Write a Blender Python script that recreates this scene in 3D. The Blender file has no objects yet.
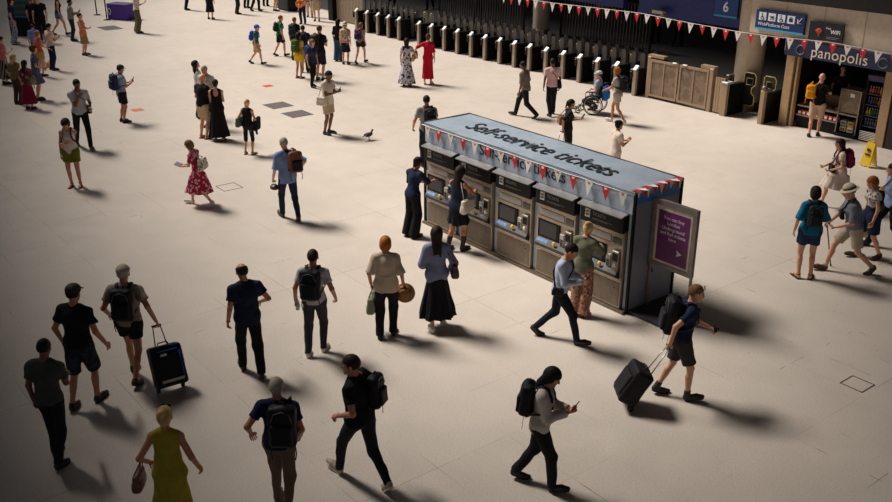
import bpy, math, random
import numpy as np
from mathutils import Vector, Matrix
random.seed(7); RNG = np.random.RandomState(5)
SC = bpy.context.scene
COL = SC.collection
PI = math.pi

# ------------------------------------------------------------------ camera
PITCH, ROLL, FPX, CAMH = 0.38807, 0.00422, 944.07, 7.1028
_F = np.array([0, math.cos(PITCH), -math.sin(PITCH)]); _R = np.array([1., 0, 0]); _U = np.cross(_R, _F)
CR = math.cos(ROLL) * _R + math.sin(ROLL) * _U; CU = -math.sin(ROLL) * _R + math.cos(ROLL) * _U
cd = bpy.data.cameras.new('camera'); cam = bpy.data.objects.new('camera', cd); COL.objects.link(cam)
cd.sensor_width = 36; cd.lens = FPX * 36 / 892; cd.clip_end = 300; cd.clip_start = .3
cam.matrix_world = Matrix([[CR[0], CU[0], -_F[0], 0], [CR[1], CU[1], -_F[1], 0], [CR[2], CU[2], -_F[2], CAMH], [0, 0, 0, 1]])
SC.camera = cam

def lin(c):
    return tuple(((x / 255) / 12.92 if x <= 10 else (((x / 255) + .055) / 1.055) ** 2.4) for x in c)

# ------------------------------------------------------------------ light
w = bpy.data.worlds.new('World'); SC.world = w; w.use_nodes = True
bg = w.node_tree.nodes['Background']; bg.inputs[0].default_value = (.92, .93, 1.0, 1); bg.inputs[1].default_value = .42
SUN_AZ, SUN_EL = 303, 52
sd = bpy.data.lights.new('sun', 'SUN'); sd.energy = 7.7; sd.angle = math.radians(19); sd.color = (1, .93, .855)
sun = bpy.data.objects.new('sun', sd); COL.objects.link(sun)
_h = math.cos(math.radians(SUN_EL))
SDIR = Vector((math.sin(math.radians(SUN_AZ)) * _h, math.cos(math.radians(SUN_AZ)) * _h, math.sin(math.radians(SUN_EL))))
sun.rotation_euler = SDIR.to_track_quat('Z', 'Y').to_euler(); sun.location = (0, 20, 30)
vs_ = SC.view_settings; vs_.view_transform = 'Standard'; vs_.look = 'None'; vs_.gamma = 1; vs_.use_curve_mapping = False
vs_.exposure = -0.55
SC.display_settings.display_device = 'sRGB'
SC.cycles.use_denoising = True
SC.cycles.max_bounces = 6; SC.cycles.diffuse_bounces = 3; SC.cycles.glossy_bounces = 3

# ------------------------------------------------------------------ geometry of the place
A0 = -0.90104104
E = np.array([math.cos(A0), math.sin(A0), 0]); N = np.array([-math.sin(A0), math.cos(A0), 0]); G0 = np.array([-.13983, 39.12865, 0])
def W(s, t, z=0): return G0 + E * s + N * t + np.array([0, 0, z])
def ground(u, v, z=0):
    d = _F + CR * (u - 446) / FPX - CU * (v - 251) / FPX
    k = (z - CAMH) / d[2]
    return np.array([0, 0, CAMH]) + k * d
def proj(P):
    d = np.asarray(P) - np.array([0, 0, CAMH]); z = d @ _F
    return 446 + FPX * (d @ CR) / z, 251 - FPX * (d @ CU) / z

# ------------------------------------------------------------------ materials
_mats = {}
def nt(m): return m.node_tree.nodes, m.node_tree.links
def mat(name, col, rough=.6, metal=0, emit=0, pattern=None, col2=None, col3=None, scale=10, bump=0, var=.12, spec=None, alpha=None):
    key = (name, tuple(col), rough, metal, emit, pattern, col2, col3, scale, bump, var)
    if key in _mats: return _mats[key]
    m = bpy.data.materials.new(name); m.use_nodes = True
    n, l = nt(m); b = n['Principled BSDF']
    b.inputs['Roughness'].default_value = rough; b.inputs['Metallic'].default_value = metal
    if spec is None and name.split('_')[0] in ('pack', 'black', 'case', 'hair', 'jacket') and not metal: spec = .18
    if spec is not None: b.inputs['Specular IOR Level'].default_value = spec
    c = lin(col)
    tc = n.new('ShaderNodeTexCoord')
    def mix(fac, a, b_):
        x = n.new('ShaderNodeMix'); x.data_type = 'RGBA'
        l.new(fac, x.inputs[0])
        for i, q in ((6, a), (7, b_)):
            if isinstance(q, tuple): x.inputs[i].default_value = (*q[:3], 1)
            else: l.new(q, x.inputs[i])
        return x.outputs[2]
    def ramp(src, p0, p1):
        r = n.new('ShaderNodeMapRange'); l.new(src, r.inputs[0]); r.inputs[1].default_value = p0; r.inputs[2].default_value = p1
        return r.outputs[0]
    out = None
    if pattern == 'floral':
        v = n.new('ShaderNodeTexVoronoi'); v.inputs['Scale'].default_value = scale; l.new(tc.outputs['Object'], v.inputs['Vector'])
        out = mix(ramp(v.outputs['Distance'], .42, .36), c, lin(col2))
        if col3:
            v2 = n.new('ShaderNodeTexNoise'); v2.inputs['Scale'].default_value = scale * .8; l.new(tc.outputs['Object'], v2.inputs['Vector'])
            out = mix(ramp(v2.outputs[0], .55, .6), out, lin(col3))
    elif pattern in ('stripe', 'vstripe', 'plaid'):
        v = n.new('ShaderNodeTexWave'); v.inputs['Scale'].default_value = scale; l.new(tc.outputs['Object'], v.inputs['Vector'])
        v.bands_direction = 'Z' if pattern != 'vstripe' else 'X'
        out = mix(ramp(v.outputs[0], .45, .55), c, lin(col2))
        if pattern == 'plaid':
            v2 = n.new('ShaderNodeTexWave'); v2.inputs['Scale'].default_value = scale; v2.bands_direction = 'X'; l.new(tc.outputs['Object'], v2.inputs['Vector'])
            out = mix(ramp(v2.outputs[0], .6, .7), out, lin(col3 or col2))
    elif pattern == 'camo':
        v = n.new('ShaderNodeTexNoise'); v.inputs['Scale'].default_value = scale; l.new(tc.outputs['Object'], v.inputs['Vector'])
        out = mix(ramp(v.outputs[0], .5, .55), c, lin(col2))
    if var:
        v = n.new('ShaderNodeTexNoise'); v.inputs['Scale'].default_value = 9; v.inputs['Detail'].default_value = 4; l.new(tc.outputs['Object'], v.inputs['Vector'])
        base = out if out is not None else c
        hs = n.new('ShaderNodeHueSaturation')
        if isinstance(base, tuple): hs.inputs['Color'].default_value = (*base[:3], 1)
        else: l.new(base, hs.inputs['Color'])
        mr = n.new('ShaderNodeMapRange'); l.new(v.outputs[0], mr.inputs[0]); mr.inputs[1].default_value = .3; mr.inputs[2].default_value = .7
        mr.inputs[3].default_value = 1 - var; mr.inputs[4].default_value = 1 + var; l.new(mr.outputs[0], hs.inputs['Value'])
        out = hs.outputs[0]
    if out is not None: l.new(out, b.inputs['Base Color'])
    else: b.inputs['Base Color'].default_value = (*c, 1)
    if emit:
        b.inputs['Emission Color'].default_value = (*c, 1); b.inputs['Emission Strength'].default_value = emit
    if bump:
        v = n.new('ShaderNodeTexNoise'); v.inputs['Scale'].default_value = 60; l.new(tc.outputs['Object'], v.inputs['Vector'])
        bp = n.new('ShaderNodeBump'); bp.inputs['Strength'].default_value = bump; bp.inputs['Distance'].default_value = .01
        l.new(v.outputs[0], bp.inputs['Height']); l.new(bp.outputs[0], b.inputs['Normal'])
    _mats[key] = m
    return m
def fab(col, pattern=None, col2=None, col3=None, scale=10): return mat('fabric', col, .85, 0, 0, pattern, col2, col3, scale, .15, .1, .2)

# ------------------------------------------------------------------ object helpers
def tag(o, label=None, cat=None, group=None, kind=None):
    for k, v in (('label', label), ('category', cat), ('group', group), ('kind', kind)):
        if v: o[k] = v
    return o
def empty(name, loc, rz=0, label=None, cat=None, group=None):
    o = bpy.data.objects.new(name, None); COL.objects.link(o); o.location = tuple(float(x) for x in loc); o.rotation_euler = (0, 0, rz); o.empty_display_size = .1
    return tag(o, label, cat, group)
def norm(a):
    a = np.asarray(a, float); return a / max(1e-9, np.linalg.norm(a))

class MB:
    def __init__(s): s.v = []; s.f = []; s.m = []; s.n = 0; s.sm = []
    def add(s, v, f, m=0, smooth=True):
        s.v.extend([tuple(map(float, x)) for x in v]); s.f.extend([tuple(i + s.n for i in q) for q in f]); s.m.extend([m] * len(f)); s.sm.extend([smooth] * len(f)); s.n += len(v)
        return s
    def box(s, lo, hi, m=0, bev=0):
        (x0, y0, z0), (x1, y1, z1) = lo, hi
        if bev <= 0:
            v = [(x, y, z) for z in (z0, z1) for y in (y0, y1) for x in (x0, x1)]
            return s.add(v, [(0, 2, 3, 1), (4, 5, 7, 6), (0, 1, 5, 4), (2, 6, 7, 3), (0, 4, 6, 2), (1, 3, 7, 5)], m, False)
        # bevelled box: 24 verts
        c = [(x0 + x1) / 2, (y0 + y1) / 2, (z0 + z1) / 2]; h = [(x1 - x0) / 2, (y1 - y0) / 2, (z1 - z0) / 2]; b = min(bev, .45 * min(h) * 2)
        return s.obox(c, np.eye(3), h, m, b)
    def obox(s, c, ax, h, m=0, b=0):
        c = np.asarray(c, float); ax = np.asarray(ax, float)
        if b <= 0:
            v = [c + ax[0] * h[0] * i + ax[1] * h[1] * j + ax[2] * h[2] * k for k in (-1, 1) for j in (-1, 1) for i in (-1, 1)]
            return s.add(v, [(0, 2, 3, 1), (4, 5, 7, 6), (0, 1, 5, 4), (2, 6, 7, 3), (0, 4, 6, 2), (1, 3, 7, 5)], m, False)
        idx = {}; v = []
        for k in (-1, 1):
            for j in (-1, 1):
                for i in (-1, 1):
                    for a in range(3):
                        hh = [h[0] - b, h[1] - b, h[2] - b]; hh[a] = h[a]
                        idx[(i, j, k, a)] = len(v); v.append(c + ax[0] * hh[0] * i + ax[1] * hh[1] * j + ax[2] * hh[2] * k)
        f = []
        def g(i, j, k, a): return idx[(i, j, k, a)]
        for sgn in (-1, 1):
            o = 1 if sgn > 0 else -1
            q = [g(sgn, -1, -1, 0), g(sgn, 1, -1, 0), g(sgn, 1, 1, 0), g(sgn, -1, 1, 0)]; f.append(tuple(q[::o]))
            q = [g(-1, sgn, -1, 1), g(-1, sgn, 1, 1), g(1, sgn, 1, 1), g(1, sgn, -1, 1)]; f.append(tuple(q[::o]))
            q = [g(-1, -1, sgn, 2), g(1, -1, sgn, 2), g(1, 1, sgn, 2), g(-1, 1, sgn, 2)]; f.append(tuple(q[::o]))
        for a1, a2, fix in ((0, 1, 2), (0, 2, 1), (1, 2, 0)):
            for p in (-1, 1):
                for q in (-1, 1):
                    k1 = [0, 0, 0]; k1[a1] = p; k1[a2] = q; k2 = list(k1); k1[fix] = -1; k2[fix] = 1
                    f.append((g(*k1, a1), g(*k2, a1), g(*k2, a2), g(*k1, a2)))
        for i in (-1, 1):
            for j in (-1, 1):
                for k in (-1, 1): f.append((g(i, j, k, 0), g(i, j, k, 1), g(i, j, k, 2)))
        return s.add(v, f, m, False)
    def tube(s, pts, r, n=8, m=0, cap=True, flat=None):
        pts = [np.asarray(p, float) for p in pts]; K = len(pts)
        if not hasattr(r, '__len__'): r = [r] * K
        v = []; f = []
        up = None
        for i, p in enumerate(pts):
            d = norm(pts[min(i + 1, K - 1)] - pts[max(i - 1, 0)])
            if up is None:
                up = np.array([0, 0, 1.]) if abs(d[2]) < .9 else np.array([1., 0, 0])
                if flat is not None: up = np.asarray(flat[0], float)
            x = norm(np.cross(up, d)); y = np.cross(d, x); up = y
            k = flat[1] if flat is not None else 1
            for q in range(n):
                a = 2 * PI * q / n; v.append(p + x * r[i] * math.cos(a) + y * r[i] * k * math.sin(a))
        for i in range(K - 1):
            for q in range(n):
                a = i * n + q; b = i * n + (q + 1) % n; f.append((a, b, b + n, a + n))
        if cap: f.append(tuple(range(n))[::-1]); f.append(tuple((K - 1) * n + q for q in range(n)))
        return s.add(v, f, m, True)
    def ell(s, c, r, ax=None, m=0, nu=10, nv=6, z0=-1, z1=1):
        c = np.asarray(c, float); ax = np.eye(3) if ax is None else np.asarray(ax, float)
        v = []; f = []
        for j in range(nv + 1):
            ph = math.asin(z0) + (math.asin(z1) - math.asin(z0)) * j / nv
            for i in range(nu):
                a = 2 * PI * i / nu
                v.append(c + ax[0] * r[0] * math.cos(ph) * math.cos(a) + ax[1] * r[1] * math.cos(ph) * math.sin(a) + ax[2] * r[2] * math.sin(ph))
        for j in range(nv):
            for i in range(nu):
                a = j * nu + i; b = j * nu + (i + 1) % nu; f.append((a, b, b + nu, a + nu))
        return s.add(v, f, m, True)
    def lathe(s, prof, c=(0, 0, 0), ax=None, n=20, m=0):
        c = np.asarray(c, float); ax = np.eye(3) if ax is None else np.asarray(ax, float); v = []; f = []
        for (r, z) in prof:
            for i in range(n):
                a = 2 * PI * i / n; v.append(c + ax[0] * r * math.cos(a) + ax[1] * r * math.sin(a) + ax[2] * z)
        for j in range(len(prof) - 1):
            for i in range(n):
                a = j * n + i; b = j * n + (i + 1) % n; f.append((a, b, b + n, a + n))
        return s.add(v, f, m, True)
    def prism(s, poly, z0, z1, fn=None, m=0):
        n = len(poly); v = []
        for z in (z0, z1):
            for p in poly: v.append((p[0], p[1], z) if fn is None else fn(p[0], p[1], z))
        f = [tuple(range(n))[::-1], tuple(range(n, 2 * n))] + [(i, (i + 1) % n, n + (i + 1) % n, n + i) for i in range(n)]
        return s.add(v, f, m, False)
    def build(s, name, mats, parent=None, off=None):
        me = bpy.data.meshes.new(name); v = np.array(s.v, float)
        if off is not None: v = v - np.asarray(off)
        me.from_pydata([tuple(x) for x in v], [], s.f)
        if not isinstance(mats, (list, tuple)): mats = [mats]
        for x in mats: me.materials.append(x)
        me.polygons.foreach_set('material_index', s.m); me.polygons.foreach_set('use_smooth', s.sm); me.update()
        o = bpy.data.objects.new(name, me); COL.objects.link(o)
        if parent is not None: o.parent = parent
        return o

# ------------------------------------------------------------------ implicit surfaces -> mesh
def cone(a, b, ra, rb, fr=None, kf=1., flat=False, k=.02, fold=None):
    return dict(t='c', a=np.asarray(a, float), b=np.asarray(b, float), ra=ra, rb=rb, fr=fr, kf=kf, flat=flat, k=k, fold=fold)
def ellp(c, r, ax, k=.02): return dict(t='e', c=np.asarray(c, float), r=np.asarray(r, float), ax=np.asarray(ax, float), k=k)
def rbox(c, h, ax, r=.02, k=.01): return dict(t='b', c=np.asarray(c, float), h=np.asarray(h, float), ax=np.asarray(ax, float), r=r, k=k)
def _bb(p):
    if p['t'] == 'c':
        R = max(p['ra'], p['rb']) * max(1, p['kf']) + (p['fold'][0] if p['fold'] else 0)
        return np.minimum(p['a'], p['b']) - R, np.maximum(p['a'], p['b']) + R
    if p['t'] == 'e': R = max(p['r']); return p['c'] - R, p['c'] + R
    R = np.linalg.norm(p['h']); return p['c'] - R, p['c'] + R
def _d(p, X):
    if p['t'] == 'c':
        ab = p['b'] - p['a']; L = np.linalg.norm(ab) + 1e-9; ax = ab / L
        q = X - p['a']; h = q @ ax; t = np.clip(h / L, 0, 1); r = p['ra'] + (p['rb'] - p['ra']) * t
        q = q - (t * L)[..., None] * ax
        if p['flat']:
            q = q - ((q @ ax))[..., None] * ax
        if p['fr'] is not None and p['kf'] != 1:
            fr = np.asarray(p['fr']); fr = norm(fr - (fr @ ax) * ax); fq = q @ fr
            oth = q - fq[..., None] * fr
            dd = np.sqrt((oth ** 2).sum(-1) + (fq / p['kf']) ** 2)
        else: dd = np.sqrt((q ** 2).sum(-1)); fr = None
        if p['fold']:
            f0 = norm(np.cross(ax, [1, 0, .01])); f1 = np.cross(ax, f0); ph = np.arctan2(q @ f1, q @ f0)
            r = r + p['fold'][0] * t * (np.cos(ph * p['fold'][1]) + .5 * np.cos(ph * (p['fold'][1] * 2 + 1) + 1)) * .7
        d = dd - r
        if p['flat']: d = np.maximum(d, np.maximum(-h, h - L))
        return d
    if p['t'] == 'e':
        q = (X - p['c']) @ p['ax'].T
        k0 = np.sqrt(((q / p['r']) ** 2).sum(-1)); k1 = np.sqrt(((q / p['r'] ** 2) ** 2).sum(-1)) + 1e-9
        return k0 * (k0 - 1) / k1
    q = np.abs((X - p['c']) @ p['ax'].T) - (p['h'] - p['r'])
    return np.sqrt((np.maximum(q, 0) ** 2).sum(-1)) + np.minimum(q.max(-1), 0) - p['r']

def sdf(prims, vs, subs=(), wr=0, seed=0):
    lo = np.min([_bb(p)[0] for p in prims], 0) - 2.5 * vs; hi = np.max([_bb(p)[1] for p in prims], 0) + 2.5 * vs
    nn = np.ceil((hi - lo) / vs).astype(int) + 1
    gx, gy, gz = [lo[i] + vs * np.arange(nn[i]) for i in range(3)]
    Fd = np.full(tuple(nn), .5)
    def sl(p, mg):
        a, b = _bb(p); i0 = np.clip(((a - mg - lo) / vs).astype(int), 0, nn - 1); i1 = np.clip(np.ceil((b + mg - lo) / vs).astype(int) + 1, 1, nn)
        X = np.stack(np.meshgrid(gx[i0[0]:i1[0]], gy[i0[1]:i1[1]], gz[i0[2]:i1[2]], indexing='ij'), -1)
        return (slice(i0[0], i1[0]), slice(i0[1], i1[1]), slice(i0[2], i1[2])), X
    for p in prims:
        S, X = sl(p, p['k'] + 2 * vs); d = _d(p, X); a = Fd[S]; k = max(p['k'], 1e-4)
        h = np.clip(.5 + .5 * (a - d) / k, 0, 1); Fd[S] = a + (d - a) * h - k * h * (1 - h)
    if wr:
        X = np.stack(np.meshgrid(gx, gy, gz, indexing='ij'), -1).astype(np.float32); r = np.random.RandomState(seed)
        for i in range(4):
            kx = r.uniform(-1, 1, 3) * np.array([34, 34, 16]); Fd += (wr * .5 * np.sin(X @ kx.astype(np.float32) + r.uniform(0, 6) + 1.5 * np.sin(X[..., 2] * 11 + i)))
    for p in subs:
        S, X = sl(p, 2 * vs); Fd[S] = np.maximum(Fd[S], -_d(p, X))
    # surface nets
    s = Fd < 0
    c = s[:-1, :-1, :-1].astype(np.int8)
    cnt = np.zeros(tuple(nn - 1), np.int8)
    for dx in (0, 1):
        for dy in (0, 1):
            for dz in (0, 1): cnt += s[dx:nn[0] - 1 + dx, dy:nn[1] - 1 + dy, dz:nn[2] - 1 + dz]
    act = (cnt > 0) & (cnt < 8)
    ii = np.argwhere(act); idx = np.full(tuple(nn - 1), -1, np.int64); idx[act] = np.arange(len(ii))
    if len(ii) == 0: return np.zeros((0, 3)), []
    pos = np.zeros((len(ii), 3)); num = np.zeros(len(ii))
    cr = {}
    for dx in (0, 1):
        for dy in (0, 1):
            for dz in (0, 1): cr[(dx, dy, dz)] = Fd[ii[:, 0] + dx, ii[:, 1] + dy, ii[:, 2] + dz]
    for ax in range(3):
        for o1 in (0, 1):
            for o2 in (0, 1):
                a = [0, 0, 0]; oth = [i for i in range(3) if i != ax]; a[oth[0]] = o1; a[oth[1]] = o2; b = list(a); b[ax] = 1
                f0 = cr[tuple(a)]; f1 = cr[tuple(b)]; x = (f0 < 0) != (f1 < 0); t = np.where(x, f0 / np.where(x, f0 - f1, 1), 0)
                pt = np.tile(np.array(a, float), (len(ii), 1)); pt[:, ax] += t
                pos += pt * x[:, None]; num += x
    pos = lo + vs * (ii + pos / num[:, None])
    fs = []
    for ax in range(3):
        o = [i for i in range(3) if i != ax]
        sa = [slice(1, -1)] * 3; sb = [slice(1, -1)] * 3; sa[ax] = slice(0, -1); sb[ax] = slice(1, None)
        A = s[tuple(sa)]; B = s[tuple(sb)]; x = np.argwhere(A != B)
        if not len(x): continue
        base = x.copy(); base[:, o[0]] += 1; base[:, o[1]] += 1
        inside = A[tuple(x.T)]
        def g(d1, d2):
            q = base.copy(); q[:, o[0]] -= d1; q[:, o[1]] -= d2; return idx[tuple(q.T)]
        q = np.stack([g(1, 1), g(0, 1), g(0, 0), g(1, 0)], 1)
        flip = inside if ax != 1 else ~inside
        q[~flip] = q[~flip][:, ::-1]; fs.append(q)
    return pos, np.concatenate(fs)

def sdf_obj(name, prims, vs, mats, parent, off=(0, 0, 0), subs=(), wr=0, seed=0, extra=None):
    v, f = sdf(prims, vs, subs, wr, seed)
    v = v - np.asarray(off, float)
    nv, nf = len(v), len(f); f = np.asarray(f).reshape(-1, 4)
    me = bpy.data.meshes.new(name)
    if not isinstance(mats, (list, tuple)): mats = [mats]
    for x in mats: me.materials.append(x)
    ev = []; ef = []; em = []
    if extra is not None and extra.n:
        ev = np.array(extra.v) - np.asarray(off, float); ef = extra.f; em = extra.m
    tot = nf * 4 + sum(len(q) for q in ef)
    me.vertices.add(nv + len(ev)); me.vertices.foreach_set('co', np.concatenate([v, ev]).ravel() if len(ev) else v.ravel())
    me.loops.add(tot); lv = f.ravel()
    if len(ef): lv = np.concatenate([lv, np.concatenate([np.array(q) + nv for q in ef])])
    me.loops.foreach_set('vertex_index', lv.astype(np.int32))
    me.polygons.add(nf + len(ef)); tl = np.concatenate([np.full(nf, 4), np.array([len(q) for q in ef], int)]).astype(int)
    me.polygons.foreach_set('loop_start', np.concatenate([[0], np.cumsum(tl)[:-1]]).astype(np.int32))
    me.polygons.foreach_set('material_index', np.concatenate([np.zeros(nf, int), np.array(em, int)]).astype(np.int32))
    me.polygons.foreach_set('use_smooth', np.ones(nf + len(ef), bool)); me.update(calc_edges=True); me.validate()
    o = bpy.data.objects.new(name, me); COL.objects.link(o)
    if parent is not None: o.parent = parent
    return o

def text_mesh(s, size, name, m, parent, M, depth=.004, bold=0, space=1.0):
    cu = bpy.data.curves.new('t', 'FONT'); cu.body = s; cu.size = size; cu.extrude = depth; cu.offset = bold; cu.align_x = 'CENTER'; cu.align_y = 'CENTER'; cu.space_character = space
    o = bpy.data.objects.new('t', cu); COL.objects.link(o)
    dg = bpy.context.evaluated_depsgraph_get(); me = bpy.data.meshes.new_from_object(o.evaluated_get(dg))
    bpy.data.objects.remove(o); me.name = name; me.transform(M); me.materials.clear(); me.materials.append(m)
    q = bpy.data.objects.new(name, me); COL.objects.link(q); q.parent = parent
    return q
def text_width(s, size, space=1.0):
    cu = bpy.data.curves.new('t', 'FONT'); cu.body = s; cu.size = size; cu.space_character = space
    o = bpy.data.objects.new('t', cu); COL.objects.link(o); dg = bpy.context.evaluated_depsgraph_get()
    me = bpy.data.meshes.new_from_object(o.evaluated_get(dg)); xs = [v.co.x for v in me.vertices]
    bpy.data.objects.remove(o); return max(xs) - min(xs)

# ================================================================== SETTING
def structure(o, label=None): o['kind'] = 'structure'; return o
def floor_mat():
    m = bpy.data.materials.new('terrazzo_floor'); m.use_nodes = True; n, l = nt(m); b = n['Principled BSDF']
    b.inputs['Roughness'].default_value = .5; b.inputs['Specular IOR Level'].default_value = .3
    tc = n.new('ShaderNodeTexCoord')
    def noise(sc, det=2):
        x = n.new('ShaderNodeTexNoise'); x.inputs['Scale'].default_value = sc; x.inputs['Detail'].default_value = det; l.new(tc.outputs['Object'], x.inputs['Vector']); return x.outputs[0]
    def rng(x, a, b_, c, d):
        r = n.new('ShaderNodeMapRange'); l.new(x, r.inputs[0])
        for i, q in enumerate((a, b_, c, d)): r.inputs[i + 1].default_value = q
        return r.outputs[0]
    def mul(a, b_):
        r = n.new('ShaderNodeMath'); r.operation = 'MULTIPLY'; l.new(a, r.inputs[0]); l.new(b_, r.inputs[1]); return r.outputs[0]
    br = n.new('ShaderNodeTexBrick'); l.new(tc.outputs['Object'], br.inputs['Vector']); br.inputs['Scale'].default_value = 1
    br.inputs['Brick Width'].default_value = 1.2; br.inputs['Row Height'].default_value = 1.2; br.inputs['Mortar Size'].default_value = .007; br.offset = 0; br.inputs['Mortar Smooth'].default_value = .3
    br.inputs['Color1'].default_value = (1, 1, 1, 1); br.inputs['Color2'].default_value = (.95, .95, .95, 1); br.inputs['Mortar'].default_value = (.66, .62, .58, 1)
    # worn joints: only some stretches of joint are open and dark
    worn = rng(noise(.45, 3), .50, .62, 0, 1)
    mx = n.new('ShaderNodeMix'); mx.data_type = 'RGBA'; l.new(worn, mx.inputs[0]); mx.inputs[6].default_value = (1, 1, 1, 1); l.new(br.outputs['Color'], mx.inputs[7])
    # short black cracks on joints
    br2 = n.new('ShaderNodeTexBrick'); l.new(tc.outputs['Object'], br2.inputs['Vector']); br2.inputs['Scale'].default_value = 1
    br2.inputs['Brick Width'].default_value = .6; br2.inputs['Row Height'].default_value = .6; br2.inputs['Mortar Size'].default_value = .006; br2.offset = .0
    br2.inputs['Color1'].default_value = (1, 1, 1, 1); br2.inputs['Color2'].default_value = (1, 1, 1, 1); br2.inputs['Mortar'].default_value = (.22, .18, .15, 1)
    cr = mul(rng(noise(2.6, 2), .58, .68, 0, .8), rng(noise(.35, 1), .47, .55, 0, 1))
    mx2 = n.new('ShaderNodeMix'); mx2.data_type = 'RGBA'; l.new(cr, mx2.inputs[0]); mx2.inputs[6].default_value = (1, 1, 1, 1); l.new(br2.outputs['Color'], mx2.inputs[7])
    big = rng(noise(.22, 4), .3, .7, .93, 1.05); mid = rng(noise(1.6, 5), .3, .7, .955, 1.04); sp = rng(noise(42, 3), .32, .68, .90, 1.08)
    v = n.new('ShaderNodeTexVoronoi'); v.inputs['Scale'].default_value = 5.5; l.new(tc.outputs['Object'], v.inputs['Vector'])
    spot = rng(v.outputs['Distance'], .035, .06, .62, 1)
    tot = mul(mul(mul(big, mid), sp), spot)
    col = n.new('ShaderNodeMix'); col.data_type = 'RGBA'; col.blend_type = 'MULTIPLY'; col.inputs[0].default_value = 1; l.new(mx.outputs[2], col.inputs[6]); l.new(mx2.outputs[2], col.inputs[7])
    c2 = n.new('ShaderNodeMix'); c2.data_type = 'RGBA'; c2.blend_type = 'MULTIPLY'; c2.inputs[0].default_value = 1; c2.inputs[6].default_value = (*lin((206, 195, 183)), 1); l.new(col.outputs[2], c2.inputs[7])
    hs = n.new('ShaderNodeHueSaturation'); l.new(c2.outputs[2], hs.inputs['Color']); l.new(tot, hs.inputs['Value']); l.new(hs.outputs[0], b.inputs['Base Color'])
    return m
FR = empty  # alias
def quad(name, pts, m, fr=None):
    me = bpy.data.meshes.new(name); me.from_pydata([tuple(map(float, p)) for p in pts], [], [tuple(range(len(pts)))]); me.materials.append(m)
    o = bpy.data.objects.new(name, me); COL.objects.link(o); return structure(o)
def placed(o, s=0, t=0, z=0):
    o.location = tuple(W(s, t, z)); o.rotation_euler = (0, 0, A0); return o
fl = MB().box((-45, -50, -.2), (60, 2.4, 0)); fl = structure(placed(fl.build('floor', floor_mat())))
dark = mat('platform_tarmac', (40, 36, 34), .8, var=.25, pattern='camo', col2=(34, 31, 29), scale=.7)
structure(placed(MB().box((-45, 2.4, -.2), (60, 45, -.004)).build('floor_platform', dark)))
structure(placed(MB().box((-45, 2.36, 0), (60, 2.46, .006)).build('trim_1', mat('edge strip', (120, 105, 90), .6))))
wallm = mat('dark_wall', (26, 24, 24), .8)
structure(placed(MB().box((-45, 24, 0), (60, 24.4, 12)).build('wall_back', wallm)))
beige = mat('fascia_panel', (214, 196, 176), .6, var=.06)
# shop-side building front: beige band over the shop with a dark band above; the far (platform) opening below the blue hoarding
b = MB(); b.box((14.05, .5, 2.56), (15.3, .9, 3.56)); b.box((15.3, .5, 2.2), (26, .9, 3.56)); structure(placed(b.build('wall_front', [beige])))
b = MB()
for s in (15.2, 16.4, 17.6, 18.8, 20.0): b.box((s, .492, 2.5), (s + .012, .5, 3.56))
structure(placed(b.build('trim_2', mat('seam', (176, 160, 142), .7))))
structure(placed(MB().box((3.9, .3, 3.56), (26, 1.9, 5.4)).build('wall_upper', mat('upper_band', (30, 25, 22), .8))))
navy = mat('navy_hoarding', (26, 42, 116), .5, var=.15)
structure(placed(MB().box((3.9, 1.5, 2.52), (8.2, 1.7, 3.56)).build('wall_hoarding', navy)))
structure(placed(MB().box((8.9, 1.5, 2.42), (13.95, 1.7, 3.56)).build('wall_hoarding_right', navy)))
# added unseen roof; its hole is shaped to darken the floor towards frame edges
HZ = 20.0; sh = Vector((SDIR.x, SDIR.y)) * (HZ / SDIR.z)
LIT = [(1.3, 7.5), (-1.0, 10.3), (-4.3, 15.2), (-8.2, 22), (-12.6, 32), (-16.5, 44), (-20, 56), tuple(W(-27, 5.6)[:2]), tuple(W(-5, 5.6)[:2]), tuple(W(17.5, 4.4)[:2]), tuple(W(20.5, 1.5)[:2]), (10.6, 21.8), (7.8, 17), (5.0, 12.6), (3.2, 8.9)]
def roof():
    hole = [(x + sh.x, y + sh.y) for x, y in LIT][::-1]
    c = np.mean(hole, 0); n = len(hole)
    v = []; 
    for x, y in hole: v.append((x, y, HZ))
    out = []
    for x, y in hole:
        d = norm(np.array([x, y]) - c) * 130; out.append((c[0] + d[0], c[1] + d[1], HZ))
    v += out; f = [(i, (i + 1) % n, n + (i + 1) % n, n + i) for i in range(n)]
    v2 = [(x, y, z + .4) for x, y, z in v]; f2 = [tuple(q + 2 * n for q in r[::-1]) for r in f]; f3 = [((i + 1) % n, i, i + 2 * n, (i + 1) % n + 2 * n) for i in range(n)]
    me = bpy.data.meshes.new('unseen_shade_roof'); me.from_pydata(v + v2, [], f + f2 + f3); me.materials.append(mat('roof_soffit', (90, 86, 84), .8))
    o = bpy.data.objects.new('unseen_shade_roof', me); COL.objects.link(o); structure(o)
roof()

steel = mat('brushed_steel', (172, 158, 140), .38, .55, var=.12)
steel_d = mat('dull_steel', (120, 108, 94), .45, .5, var=.15)
black = mat('black_plastic', (22, 21, 21), .45, var=.05)
black_m = mat('black_paint', (15, 14, 14), .5, var=.05)
white = mat('white_vinyl', (236, 232, 226), .5, var=.03)
red = mat('red_vinyl', (205, 30, 42), .55, var=.08)
glass_d = mat('dark_glass', (34, 36, 40), .12, var=0)
chrome = mat('chrome', (200, 200, 200), .2, 1, var=0)

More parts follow.
